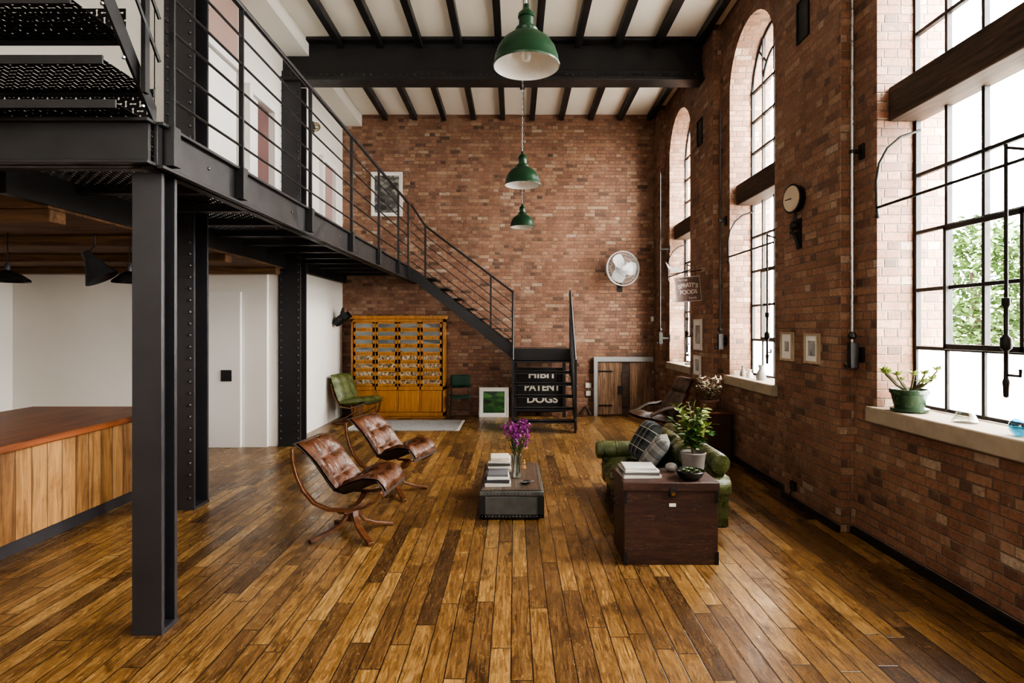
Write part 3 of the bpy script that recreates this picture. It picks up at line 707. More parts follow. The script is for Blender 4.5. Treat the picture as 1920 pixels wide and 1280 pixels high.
# vase + flowers
vx,vy=.02,5.95
r=thing('glass_vase','clear glass vase of water on the metal trunk','vase',(vx,vy,TZ))
MB().lathe([(0,0),(.042,.002),(.046,.02),(.042,.08),(.046,.16),(.062,.235),(.059,.235),(.042,.16),(.038,.08),(.041,.022),(0,.012)],28).build('glass_body',VGLASS,r,smooth=True)
r=thing('flower_bouquet','bunch of purple stock flowers standing in glass vase','flowers',(vx,vy,TZ+.02))
st=MB();pt=MB();lf=MB()
for i in range(16):
    a=R.uniform(0,2*PI); rr=R.uniform(.02,.15); top=V(rr*math.cos(a),rr*math.sin(a),R.uniform(.38,.54))
    base=V(-.012*math.cos(a),-.012*math.sin(a),0); mid=V(.03*math.cos(a),.03*math.sin(a),.21)
    st.tube([base,mid,top],.0035,5)
    for k in range(26):
        f=k/26; c=top+V(0,0,-.13*f+.02)-V(math.cos(a),math.sin(a),0)*rr*.3*f
        o=V(R.gauss(0,1),R.gauss(0,1),R.gauss(0,.6)).normalized()
        pt.leaf(c+o*.006,o+V(0,0,.3),(R.random(),R.random(),1),.032,.03)
    for k in range(4):
        o=V(R.gauss(0,1),R.gauss(0,1),.6).normalized(); lf.leaf(mid+V(0,0,.04+.03*k),o,(0,0,1),.09,.018)
st.build('stems',STEM,r);pt.build('petals',PURP,r);lf.build('leaves',LEAF,r)
r=thing('figurine','small turned wooden figurine at back of metal trunk','figurine',(.10,6.35,TZ))
MB().lathe([(0,0),(.025,0),(.02,.02),(.012,.04),(.02,.055),(.008,.07)],14).build('body',OAK,r,smooth=True); MB().ball((0,0,.08),.014,10).build('head',OAK,r,smooth=True)
r=thing('small_dish','small dark dish on front right of metal trunk lid','dish',(.11,5.72,TZ))
MB().lathe([(0,0),(.03,.0),(.055,.02),(.052,.022),(.028,.006),(0,.006)],20).build('bowl',IRON,r,smooth=True)
MB().tube([(-.03,0,.012),(.02,.01,.014),(.08,.03,.02)],.004,6).build('spoon',CHROME,r,smooth=True)

# ------------------------------------------------------------ sofa
SX0,SX1,SY0,SY1=.94,1.84,5.0,6.72
r=thing('sofa','olive green leather sofa with rolled arms facing the metal trunk','sofa',(1.38,5.85,0))
MB().box(SX0+.06,SX1-.04,SY0+.05,SY1-.05,.09,.25).build('base',GREENL,r,bevel=.03,seg=3,world=True)
for k in range(2):
    y0=SY0+.19+k*.675
    MB().pillow(SX1-.26-SX0,.68,.22,TR((SX0+(SX1-.26-SX0)/2,y0+.337,.30)),20,.22,1,2).build('seat_cushion',GREENL,r,smooth=True,world=True)
    MB().pillow(.38,.67,.26,TR((SX1-.24,y0+.337,.54),0,-1.45,0),24,.28,2,3).build('back_cushion',GREENL,r,smooth=True,world=True)
MB().box(SX1-.2,SX1-.02,SY0+.05,SY1-.05,.12,.62).build('back_frame',GREENL,r,bevel=.05,seg=4,world=True)
MB().lathe([(0,0),(.08,.01),(.095,.04),(.095,SY1-SY0-.06),(.08,SY1-SY0-.03),(0,SY1-SY0-.02)],28,Matrix.Translation((SX1-.08,SY0+.01,.63))@Euler((-PI/2,0,0)).to_matrix().to_4x4()).build('back_roll',GREENL,r,smooth=True,world=True)
for y in (SY0+.10,SY1-.10):
    a=MB(); a.box(SX0+.05,SX1,y-.075,y+.075,.08,.44); a=a.build('arm',GREENL,r,bevel=.03,seg=3,world=True)
    M=Matrix.Translation((SX0-.01,y,.43))@Euler((0,PI/2,0)).to_matrix().to_4x4()
    b=MB().lathe([(0,-.02),(.05,-.018),(.088,-.005),(.10,.02),(.10,.90),(.088,.925),(.04,.94),(0,.94)],28,M)
    sub(b,'arm_roll',GREENL2,a,r,smooth=True)
    b=MB()
    for q in (.06,.2): b.lathe([(.099,q),(.104,q+.004),(.104,q+.012),(.099,q+.016)],28,M)
    sub(b,'piping',GREENL,a,r,smooth=True)
for x in (SX0+.12,SX1-.1):
    for y in (SY0+.1,SY1-.1): MB().lathe([(.02,0),(.03,.09),(0,.09)],12,Matrix.Translation((x,y,0))).build('leg',BLACKW,r,world=True)
def cushionT(label,loc,rot,w,mat):
    r=thing('scatter_cushion',label,'cushion',loc); r.rotation_euler=rot
    MB().pillow(w,w,.16,n=14).build('cover',mat,r,smooth=True); 
    b=MB();q=w/2*.985
    b.tube([V(-q*.95,-q*.95,0),V(0,-q,0),V(q*.95,-q*.95,0),V(q,0,0),V(q*.95,q*.95,0),V(0,q,0),V(-q*.95,q*.95,0),V(-q,0,0)],.005,5,True); b.build('piping',mat,r)
cushionT('dark tartan cushion leaning on the back of green sofa',(1.37,6.20,.62),(0,-1.0,.12),.44,TART1)
cushionT('grey checked cushion in front of the dark tartan one on sofa',(1.36,5.72,.58),(0,-.92,-.25),.42,TART2)

# ------------------------------------------------------------ dark trunk
RX0,RX1,RY0,RY1,RZ=.82,1.56,4.45,4.93,.63
r=thing('wooden_trunk','scuffed dark reddish brown wooden trunk standing at the end of sofa','trunk',(1.19,4.69,0))
MB().box(RX0+.012,RX1-.012,RY0+.012,RY1-.012,.0,RZ-.07).build('body',TRUNKR,r,bevel=.006,world=True)
MB().box(RX0,RX1,RY0,RY1,RZ-.07,RZ).build('lid',TRUNKR,r,bevel=.008,world=True)
b=MB();b.box(1.175,1.225,RY0-.012,RY0+.012,RZ-.11,RZ-.04);b.build('hasp',IRON,r,bevel=.003,world=True)
MB().box(1.187,1.213,RY0-.018,RY0-.012,RZ-.10,RZ-.075).build('lock',BRASS,r,bevel=.002,world=True)
b=MB()
for x in (RX0+.008,RX1-.034):
    b.box(x,x+.026,RY0+.006,RY0+.013,.0,.10); b.box(x,x+.026,RY0+.006,RY0+.013,RZ-.16,RZ-.075)
b.build('corner_irons',IRON,r,bevel=.002,world=True)
b=MB();b.box(1.175,1.225,RY0+.004,RY0+.013,.445,.468);b.build('label_plate',PAPER,r,world=True)
MB().tube([V(RX0,4.62,.42),V(RX0-.03,4.62,.41),V(RX0-.03,4.76,.41),V(RX0,4.76,.42)],.008,6).build('side_handle',IRON,r,smooth=True,world=True)
z=RZ
for w,d,t,rz,col,lb in [(.30,.27,.022,.05,(.55,.52,.46),'large pale book at the bottom of the pile on dark wooden trunk'),(.29,.25,.02,-.04,(.12,.11,.1),'dark book second from bottom on the dark wooden trunk'),(.27,.24,.018,.06,(.7,.68,.64),'white book second from top of pile on dark wooden trunk'),(.25,.22,.014,-.03,(.5,.48,.44),'grey magazine on top of the pile on dark wooden trunk')]:
    book(lb,.99,4.70,z,w,d,t,rz,col,'books on the wooden trunk'); z+=t

def foliage(root,n,h0,h1,spread,l,w,mat,stems=8,stemr=.004,name='leaves',droop=.3):
    st=MB();lf=MB()
    for i in range(stems):
        a=2*PI*i/stems+R.uniform(-.3,.3); rr=spread*R.uniform(.35,1); hz=R.uniform(h0+(h1-h0)*.45,h1)
        p0=V(0,0,h0); p2=V(rr*math.cos(a),rr*math.sin(a),hz); p1=V(p2.x*.3,p2.y*.3,h0+(hz-h0)*.6)
        st.tube([p0,p1,p2],[stemr*1.4,stemr,stemr*.5],5)
        for k in range(n//stems):
            f=R.uniform(.25,1); q=p0.lerp(p1,f*2) if f<.5 else p1.lerp(p2,f*2-1)
            d=V(R.gauss(0,1),R.gauss(0,1),R.uniform(-droop,.7)); d+=V(math.cos(a),math.sin(a),0)*.6
            lf.leaf(q,d,(R.uniform(-.3,.3),R.uniform(-.3,.3),1),l*R.uniform(.7,1.15),w*R.uniform(.8,1.1))
    st.build('stems',STEM,root); lf.build(name,mat,root)
def pot(root,prof,mat,name='pot',soil=None,n=28):
    o=MB().lathe(prof,n).build(name,mat,root,smooth=True)
    if soil: MB().lathe([(0,soil[1]),(soil[0],soil[1])],n).build('soil',SOIL,root)
r=thing('potted_plant','bushy green plant with glossy leaves in grey pot on dark wooden trunk','plant',(1.46,4.80,RZ))
pot(r,[(0,0),(.07,0),(.085,.03),(.10,.15),(.105,.155),(.098,.16),(.092,.13),(0,.12)],POTGR,soil=(.093,.14))
foliage(r,200,.14,.56,.20,.085,.04,LEAF,18)
foliage(r,170,.2,.56,.20,.08,.038,LEAFY,14,name='young_leaves')
r=thing('planted_bowl','low black bowl of small succulents at the front of wooden trunk','plant',(1.36,4.55,RZ))
pot(r,[(0,0),(.06,0),(.09,.025),(.11,.065),(.107,.07),(.09,.055),(0,.05)],BLKEN,'bowl',soil=(.10,.058))
b=MB()
for c in ((-.04,.0),(.03,.03),(.05,-.03),(-.02,-.05),(0,.05)):
    for k in range(16):
        a=k*2.4; e=.3+.06*k; b.leaf(V(c[0],c[1],.058),(math.cos(a),math.sin(a),e),(0,0,1),.035,.014)
b.build('succulents',LEAF2,r)
r=thing('round_stone','round grey stone resting in front of the leafy plant pot','stone',(1.28,4.80,RZ))
MB().ball((0,0,.035),.05,14,(1,1,.7)).build('stone',POTGR,r,smooth=True)

# ------------------------------------------------------------ lounge chair & side cabinet (right, back)
r=thing('lounge_chair','dark leather lounge chair with moulded shell near the right wall','armchair',(2.30,9.15,0),.15)
def slab(name,M,w,h,t,mat,tf=0): return MB().pillow(w,h,t,M,12,tf,2,2).build(name,mat,r,smooth=True)
slab('seat_cushion',TR((-.20,0,.42),0,.22,0),.58,.56,.17,BLACKL,.3)
slab('seat_shell',TR((-.19,0,.37),0,.22,0),.64,.62,.05,TEAK)
slab('back_cushion',TR((.17,0,.64),0,-1.0,0),.44,.58,.15,BLACKL,.3)
slab('back_shell',TR((.22,0,.625),0,-1.0,0),.48,.62,.05,TEAK)
slab('headrest',TR((.32,0,.92),0,-1.1,0),.26,.52,.13,BLACKL,.2)
slab('headrest_shell',TR((.37,0,.92),0,-1.1,0),.28,.56,.04,TEAK)
MB().lathe([(.03,.05),(.03,.32),(0,.32)],12,TR((-.08,0,0))).build('pedestal',IRON,r)
for k in range(5):
    a=2*PI*k/5; d=V(math.cos(a),math.sin(a),0); o=V(-.08,0,0)
    MB().strip([o+V(0,0,.09),o+d*.18+V(0,0,.055),o+d*.32+V(0,0,.015)],d.cross(V(0,0,1)),[.05,.04,.03],.02).build('foot',IRON,r,bevel=.003)
for s in (-1,1): MB().tube([V(-.3,s*.3,.49),V(-.1,s*.33,.58),V(.12,s*.32,.60)],.03,8).build('armrest',BLACKL,r,smooth=True)
r=thing('side_cabinet','small dark wooden chest against the right wall holding a dry plant','cabinet',(2.77,8.15,0))
MB().box(-.16,.16,-.22,.22,.05,.63).build('body',BLACKW,r,bevel=.006); MB().box(-.18,.18,-.24,.24,.63,.66).build('top',TEAK,r,bevel=.004)
for k in range(3):
    d=MB().box(-.17,-.16,-.20,.20,.08+.18*k,.24+.18*k).build('drawer',TEAK,r,bevel=.003); k_=MB().ball((-.182,0,.16+.18*k),.014,8).build('knob',BRASS,d,smooth=True)
for x in (-.13,.13):
    for y in (-.19,.19): MB().box(x-.02,x+.02,y-.02,y+.02,0,.05).build('leg',BLACKW,r)
r=thing('potted_plant','dry spreading pinkish plant in brown pot on small dark chest','plant',(2.68,8.10,.66))
pot(r,[(0,0),(.09,0),(.11,.03),(.13,.13),(.14,.135),(.14,.16),(.125,.16),(.12,.13),(0,.12)],POTBR,soil=(.12,.14))
foliage(r,260,.14,.48,.21,.075,.026,LEAFP,22,.003)
foliage(r,90,.14,.42,.20,.06,.02,LEAF2,12,.003,'green_leaves')

# ------------------------------------------------------------ far wall furniture
r=thing('drawer_cabinet','tall honey oak haberdashery cabinet with glass fronted drawers against brick wall','cabinet',(-2.33,11.9,0))
CX0,CX1,CY=-3.27,-1.40,11.72
b=MB();b.box(CX0,CX0+.04,CY,12.08,.04,1.98);b.box(CX1-.04,CX1,CY,12.08,.04,1.98);b.box(CX0,CX1,12.04,12.08,.04,1.98);b.box(CX0,CX1,CY,12.06,.04,.12);b.box(CX0,CX1,CY,12.06,.56,.64);b.box(CX0,CX1,CY,12.06,1.92,1.98)
cw=(CX1-CX0-.08)/4
for i in range(1,4): b.box(CX0+.04+cw*i-.015,CX0+.04+cw*i+.015,CY,12.04,.12,1.92)
b.build('carcass',OAK,r,bevel=.003,world=True)
MB().box(CX0-.03,CX1+.03,CY-.03,12.09,1.98,2.05).build('cornice',OAK,r,bevel=.01,world=True)
MB().box(CX0+.02,CX1-.02,CY+.03,12.08,0,.04).build('plinth',OAK,r,world=True)
rh=(1.92-.64)/8
for i in range(4):
    for j in range(8):
        x0=CX0+.04+cw*i+.016; x1=CX0+.04+cw*(i+1)-.016; z0=.64+rh*j+.003; z1=z0+rh-.006
        b=MB();b.box(x0,x1,CY-.012,CY+.02,z0,z0+.048);b.box(x0,x1,CY-.012,CY+.02,z1-.028,z1);b.box(x0,x0+.036,CY-.012,CY+.02,z0,z1);b.box(x1-.036,x1,CY-.012,CY+.02,z0,z1)
        d=b.build('drawer',OAK,r,world=True)
        sub(MB().box(x0+.036,x1-.036,CY-.004,CY+.3,z0+.048,z1-.028),'glass_front',DRGL if j>=4 else DRCO,d,r)
        sub(MB().box((x0+x1)/2-.03,(x0+x1)/2+.03,CY-.026,CY-.012,z0+.012,z0+.032),'pull',BRASS,d,r)
for i in range(4):
    x0=CX0+.04+cw*i+.018; x1=CX0+.04+cw*(i+1)-.018
    d=MB().box(x0,x1,CY-.01,CY+.02,.125,.555).build('door',OAK,r,bevel=.004,world=True)
    sub(MB().box(x0+.05,x1-.05,CY-.016,CY-.008,.17,.51),'panel',OAK,d,r)
# rug
g=thing('rug','flecked grey wool rug on floor in front of oak cabinet','rug',(-2.0,11.0,0))
MB().box(-2.95,-1.02,10.3,11.45,0,.012).build('pile',RUGM,g,world=True)
b=MB()
for i in range(60):
    y=10.31+i*1.13/59
    for x,s in ((-2.95,-1),(-1.02,1)): b.box(x-s*.004,x+s*.05,y-.003,y+.003,.002,.006)
o=b.build('fringe',PAPER,g,world=True); o['kind']='stuff'
# green lounge chair
r=thing('lounge_chair','pale green tufted leather lounge chair on bentwood frame beside cabinet','armchair',(-3.03,11.2,0),-.35)
MB().pillow(.62,.66,.17,TR((.12,0,.42),0,-.12,0),16,.35,3,3).build('seat_cushion',GREENL2,r,smooth=True)
MB().pillow(.58,.66,.17,TR((-.25,0,.66),0,1.22,0),16,.35,3,3).build('back_cushion',GREENL2,r,smooth=True)
for s in (-1,1):
    MB().strip([V(.38,s*.30,.40),V(.1,s*.30,.31),V(-.14,s*.30,.34),V(-.26,s*.30,.52),V(-.33,s*.30,.76)],(0,1,0),.05,.025).build('side_frame',TEAK,r,bevel=.004)
    MB().strip([V(.34,s*.30,.37),V(.30,s*.30,.2),V(.12,s*.30,.06),V(-.1,s*.30,.02),V(-.32,s*.30,.015)],(0,1,0),.05,.025).build('runner',TEAK,r,bevel=.004)
    MB().strip([V(-.30,s*.30,.02),V(.0,s*.30,.14),V(.25,s*.30,.28)],(0,1,0),.045,.02).build('brace',TEAK,r,bevel=.004)
MB().tube([(-.3,-.3,.02),(-.3,.3,.02)],.015,8).build('crossbar',TEAK,r)
# green plastic chair
r=thing('side_chair','dark green moulded chair with thin metal legs between cabinet and framed picture','chair',(-1.09,11.72,0),.1)
b=MB(); g=[[V(x*.21*(1-.08*(y<0)),y*.20,.44+.02*x*x+(.0 if y>-.9 else -.02)) for x in (-1,-.6,0,.6,1)] for y in (-1,-.85,0,.85,1)]
for i in range(4):
    for j in range(4): b.quad(g[i][j],g[i][j+1],g[i+1][j+1],g[i+1][j])
bmesh.ops.remove_doubles(b.bm,verts=b.bm.verts,dist=1e-4); o=b.build('seat',CHG,r,smooth=True); m=o.modifiers.new('s','SOLIDIFY'); m.thickness=.016
b=MB(); prev=None
for i in range(5):
    z=.60+.25*i/4; row=[V(.20*x*(1-.12*(i in(0,4))),.22+.04*(1-x*x),z) for x in (-1,-.5,0,.5,1)]
    if prev:
        for j in range(4): b.quad(prev[j],prev[j+1],row[j+1],row[j])
    prev=row
bmesh.ops.remove_doubles(b.bm,verts=b.bm.verts,dist=1e-4); o=b.build('backrest',CHG,r,smooth=True); m=o.modifiers.new('s','SOLIDIFY'); m.thickness=.014
for x in (-1,1):
    MB().tube([(x*.21,-.22,0),(x*.16,-.16,.42)],.009,8).build('leg',IRON,r,smooth=True)
    MB().tube([(x*.21,.24,0),(x*.17,.17,.42),(x*.17,.24,.72)],.009,8).build('leg',IRON,r,smooth=True)
MB().tube([(-.19,-.2,.2),(.19,-.2,.2)],.007,6).build('stretcher',IRON,r)
# leaning framed picture
r=thing('framed_picture','white framed dark green landscape print leaning on brick wall by stairs','picture',(-.42,11.86,0)); r.rotation_euler=(-.10,0,0)
b=MB();
b.box(-.3,.3,-.015,.015,0,.03);b.box(-.3,.3,-.015,.015,.57,.60);b.box(-.3,-.27,-.015,.015,.03,.57);b.box(.27,.3,-.015,.015,.03,.57);b.build('frame',FRAMEW,r)
MB().box(-.27,.27,-.004,.01,.03,.57).build('mount',MATW,r); MB().box(-.215,.215,-.007,-.004,.09,.52).build('print',GRNART,r)
# picture above walkway
r=thing('framed_poster','white framed dark monochrome poster on brick wall above the walkway','picture',(-2.63,12.07,4.1))
b=MB();b.box(-.32,.32,-.02,.03,0,.03);b.box(-.32,.32,-.02,.03,.88,.91);b.box(-.32,-.29,-.02,.03,.03,.88);b.box(.29,.32,-.02,.03,.03,.88);b.build('frame',FRAMEW,r)
MB().box(-.29,.29,-.005,.02,.03,.88).build('mount',MATW,r); MB().box(-.25,.25,-.008,-.005,.075,.835).build('print',POSTER,r)
# spotlight by the cabinet
r=thing('spotlight','black studio spotlight with barn doors beside the oak cabinet top','spotlight',(-3.42,11.45,1.9))
M=TR((.0,0,.05),.0,.9,0)
MB().lathe([(0,-.12),(.07,-.11),(.085,-.06),(.085,.08),(.095,.09),(.095,.11),(.07,.11),(.06,.0),(0,0)],20,M).build('housing',BLKEN,r,smooth=True)
for k in range(4):
    a=k*PI/2; M2=M@TR((0,0,.11),0,0,a)@TR((.09,0,0),0,.5,0); MB().box(-.002,.002,-.07,.07,0,.12,M2).build('barn_door',BLKEN,r)
MB().tube([(-.13,0,0),(-.06,.1,0),(-.02,.09,.05)],.01,6).build('bracket',IRON,r); 
# fan
p=P(1168,503,11.75)
r=thing('wall_fan','large silver wire cage fan mounted on the brick wall','fan',(p.x,YF,p.z))
M=Matrix.Translation((0,-.33,0))@Euler((PI/2,0,.25)).to_matrix().to_4x4()
b=MB(); RF=.345
for k in range(60):
    a=2*PI*k/60; d=V(math.cos(a),math.sin(a),0)
    b.tube([M@(d*.05+V(0,0,.09)),M@(d*.2+V(0,0,.085)),M@(d*RF+V(0,0,.03))],.0022,4)
    if k%2==0: b.tube([M@(d*.06+V(0,0,-.09)),M@(d*.25+V(0,0,-.08)),M@(d*RF+V(0,0,-.02))],.0022,4)
for rr,zz,tt in ((RF,.03,.009),(RF,-.02,.009),(.2,.085,.004),(.28,.06,.003),(.12,.088,.003)): b.tube([M@V(rr*math.cos(2*PI*k/36),rr*math.sin(2*PI*k/36),zz) for k in range(36)],tt,6,True)
b.build('guard',FANG,r,smooth=True)
for k in range(3):
    a0=2*PI*k/3; b=MB(); rings=[]
    for i in range(6):
        rr=.05+.25*i/5; w=.09+.10*math.sin(PI*i/5*.8); 
        ring=[]
        for j in range(5):
            t=(j/4-.5)*2; an=a0+t*w/ max(.1,rr)*.75
            ring.append(M@V(rr*math.cos(an),rr*math.sin(an),.03*t))
        rings.append(ring)
    for i in range(5):
        for j in range(4): b.quad(rings[i][j],rings[i][j+1],rings[i+1][j+1],rings[i+1][j])
    bmesh.ops.remove_doubles(b.bm,verts=b.bm.verts,dist=1e-5); b.build('blade',FANG,r,smooth=True)
MB().lathe([(0,.10),(.05,.095),(.055,.05),(.05,-.02),(.08,-.05),(.08,-.18),(0,-.2)],20,M).build('motor',PAINTGREY,r,smooth=True)
b=MB();b.tube([M@V(0,0,-.12),V(0,-.15,-.25),V(0,-.02,-.35)],.02,8);b.box(-.05,.05,-.02,0,-.45,-.3);b.build('bracket',IRON,r)
# sign behind the stairs
r=thing('painted_sign','dark painted board with worn white lettering behind the lower stairs','sign',(.54,11.93,.1)); 
MB().box(-.48,.48,-.012,.012,0,.90).build('board',BLACKP,r,bevel=.004)
for tx,z,sx in (('HIBIT',.75,1.2),('PATENT',.495,1.0),('DOGS',.25,1.15)): text(tx,.20,WPAINT,r,(.02,-.014,z),(PI/2,0,0),bold=.006,sx=sx)
r=thing('driftwood','small gnarled piece of brown driftwood on floor by low door','ornament',(1.43,11.93,0))
MB().tube([(-.10,0,.03),(-.05,0,.12),(.0,0,.20),(.06,0,.14),(.10,0,.04)],[.04,.035,.03,.035,.04],8).build('branch',BEAMW,r,smooth=True)
for px,py,w,h,lb in ((1103,722,.06,.05,'small white switch box on brick wall left of low door'),(1103,737,.05,.05,'second small white switch box below the first by low door')):
    p=P(px,py,YF); b=MB();b.box(p.x-w,p.x+w,YF-.03,YF,p.z-h,p.z+h); o=b.build('switch_box',FRAMEW,bevel=.004); tag(o,lb,'switch')
p=P(1222,598,YF); o=MB().box(p.x-.03,p.x+.03,YF-.08,YF,p.z-.05,p.z+.05).build('alarm_sensor',FRAMEW,bevel=.01); tag(o,'tiny white sensor box high in corner near right wall','sensor')

# ------------------------------------------------------------ right wall items
def wframe(label,px,py,w,h,X,mat=PALEW,pr=.35):
    d=F*X/(px-HX); z=H-(py-HY)*d/F
    r=thing('picture_frame',label,'picture',(X,d,z-h/2))
    t=.022
    b=MB();b.box(-.03,0,-w/2,w/2,0,t);b.box(-.03,0,-w/2,w/2,h-t,h);b.box(-.03,0,-w/2,-w/2+t,t,h-t);b.box(-.03,0,w/2-t,w/2,t,h-t);b.build('frame',mat,r)
    MB().box(-.015,-.002,-w/2+t,w/2-t,t,h-t).build('mount',MATW,r)
    MB().box(-.018,-.015,-w*pr/2,w*pr/2,h*.5-h*pr/2,h*.5+h*pr/2).build('print',PHOTO,r)
wframe('pale wood framed small photo, left of the pair on brick pier',1478,649,.27,.30,XP)
wframe('pale wood framed small photo, right of the pair on brick pier',1525,653,.27,.29,XP,PALEW,.5)
wframe('taller pale frame with faded print on the farther brick pier',1310,627,.36,.48,XP,FRAMEW,.6)
wframe('lower small frame below the taller one on farther brick pier',1309,684,.3,.3,XP,FRAMEW,.6)
for px,py,h,lb in ((1507,35,.42,'dark recessed iron vent high on the nearer brick pier'),(1313,248,.4,'dark recessed iron vent high on the farther brick pier')):
    d=F*XP/(px-HX); z=H-(py-HY)*d/F
    r=thing('wall_vent',lb,'vent',(XP,d,z-h/2))
    b=MB(); b.box(-.02,0,-.12,.12,0,.02);b.box(-.02,0,-.12,.12,h-.02,h);b.box(-.02,0,-.12,-.1,.02,h-.02);b.box(-.02,0,.1,.12,.02,h-.02);b.build('frame',IRON,r)
    MB().box(-.006,0,-.1,.1,.02,h-.02).build('grille',BLACKP,r)
# gauge
r=thing('pressure_gauge','old round pressure gauge with aged face on pipe bracket fixed to brick pier','gauge',(XP,5.9,3.1))
M=TR((-.07,0,0),0,-PI/2,.14)
MB().lathe([(0,-.05),(.13,-.05),(.135,-.0),(.148,.01),(.148,.02),(.135,.022),(.13,.015),(0,.015)],28,M).build('case',IRON,r,smooth=True)
MB().lathe([(0,.026),(.128,.026),(.13,.02)],28,M).build('dial',SIGNC,r)
MB().box(-.004,.004,-.004,.09,.028,.031,M).build('needle',BLACKP,r)
b=MB();b.tube([(-.05,0,-.14),(-.05,0,-.24),(-.08,.03,-.30),(-.05,.0,-.38),(-.02,0,-.48)],.015,8);b.ball((-.06,0,-.27),.045,10);b.tube([(-.06,-.06,-.36),(-.06,.06,-.33)],.02,8);b.box(-.02,0,-.04,.04,-.5,-.2);b.build('pipework',IRON,r,smooth=True)
# hanging sign
p=P(1290,542,8.9)
r=thing('hanging_sign','faded enamel sign with pale lettering hanging from bracket on farther pier','sign',(p.x,p.y,p.z)); r.rotation_euler=(0,-.10,.15)
MB().box(-.2,.2,-.008,.008,-.19,.19).build('panel',SIGNM,r,bevel=.003)
b=MB();b.box(-.2,.2,-.0095,-.007,.18,.19);b.box(-.2,.2,-.0095,-.007,-.19,-.18);b.box(-.2,-.193,-.0095,-.007,-.19,.19);b.box(.193,.2,-.0095,-.007,-.19,.19)
b.build('border',SIGNL,r)
wd="SPRATT'S"; ws_=[.044,.044,.046,.046,.042,.036,.026,.044]; tot=sum(ws_); xx=-tot/2
for ch,wv in zip(wd,ws_):
    xc=xx+wv/2; xx+=wv
    text(ch,.088,SIGNL,r,(xc,-.010,.06-.9*xc*xc),(PI/2,xc*1.6,0),'letter',.0025)
text('FOODS',.085,SIGNL,r,(.0,-.010,-.045),(PI/2,0,0),bold=.002); text('Family',.05,SIGNL,r,(.06,-.010,-.135),(PI/2,0,0)); text('The Dogs',.04,SIGNL,r,(-.08,-.010,.145),(PI/2,0,0))
b=MB();b.tube([(.25,0,.27),(-.26,0,.25)],.008,6);
for x in (-.15,.15): b.tube([(x,0,.26),(x,0,.18)],.004,5)
b.build('bracket',IRON,r)
p=P(1262,507,8.85); r=thing('bird_finial','small white cut-out bird sitting on the sign bracket','ornament',(p.x,p.y-.05,p.z+.03))
MB().prism([(-.13,.10),(-.09,.0),(-.02,-.05),(.08,-.06),(.16,-.03),(.06,.0),(.02,.05),(-.01,.0),(-.07,.03)],'y',-.006,.006).build('cut_out',FRAMEW,r)
# window winders
for wi,(yc,a,lb) in enumerate(((4.12,.72,'nearest'),(7.45,.70,'middle'),(10.62,.70,'farthest'))):
    r=thing('window_winder','black iron rod and crank gear for opening the %s arched window'%lb,'window gear',(2.95,yc,2.78))
    MB().tube([(0,-a-.05,0),(0,a-.06,0)],.011,8).build('rod',IRON,r,smooth=True)
    MB().tube([(0,a-.07,-.06),(.0,a-.06,.05),(.0,a-.055,.22),(.02,a-.06,.36),(.08,a-.07,.48),(.18,a-.08,.57),(.33,a-.1,.62)],.011,8).build('curved_arm',IRON,r,smooth=True)
    MB().ball((0,a-.07,-.07),.022,8).build('pivot',IRON,r,smooth=True)
    yy=3.51-yc if wi==0 else -.62
    b=MB();b.tube([(-.01,yy,.12),(-.01,yy,-.9),(-.01,yy,-1.1)],.011,8);b.tube([(-.01,yy,.10),(.03,yy-.1,.06),(.2,yy-.12,.04)],.009,8)
    b.build('vertical_rod',IRON,r,smooth=True)
    b=MB();b.lathe([(0,-1.40),(.014,-1.39),(.016,-1.33),(.02,-1.30),(.012,-1.28),(.012,-1.12),(.03,-1.1),(.03,-1.04),(.012,-1.02),(.012,-.86),(.022,-.84),(.022,-.80),(0,-.79)],12,TR((-.01,yy,0)));b.tube([(-.01,yy,-1.26),(-.01,yy-.10,-1.26),(-.01,yy-.10,-1.22)],.009,6)
    b.build('crank_handle',IRON,r,smooth=True)
for px,y0,y1,X,lb in ((1598,-200,690,2.90,'beside the brick pier near the nearest window'),(1350,210,655,2.90,'beside the farther brick pier by the middle window'),(1238,325,645,2.80,'in the far corner by the farthest window')):
    d=F*X/(px-HX); za=H-(y0-HY)*d/F; za=min(za,6.1); zb=H-(y1-HY)*d/F
    r=thing('winder_shaft','tall pale iron shaft with crank '+lb,'window gear',(X,d,zb))
    MB().tube([(0,0,.05),(0,0,za-zb)],.012,8).build('shaft',CHROME if px==1598 else IRON,r,smooth=True)
    xe=(XR if X>2.85 or d<11.6 else XP)-X
    for z in (.1,(3.3-zb)): 
        b=MB();b.box(-.02,xe-.004,-.02,.02,z,z+.03);b.box(xe-.02,xe-.002,-.035,.035,z-.05,z+.08);b.build('bracket',IRON,r,bevel=.003)
    b=MB();b.box(-.03,.04,-.03,.03,.0,.22);b.ball((0,0,.28),.035,10);b.tube([(-.03,0,.03),(-.07,0,.03),(-.07,-.05,.0)],.01,6);b.build('gear_box',IRON,r,bevel=.004)
d=F*XP/(1490-HX); o=thing('power_socket','black power socket low on the brick pier','socket',(XP,d,.14)); MB().box(-.03,0,-.05,.05,0,.09).build('plate',BLKEN,o,bevel=.004); MB().tube([(-.02,.03,.0),(-.03,.05,-.1),(-.03,.1,-.135)],.006,6).build('cable',BLACKP,o)

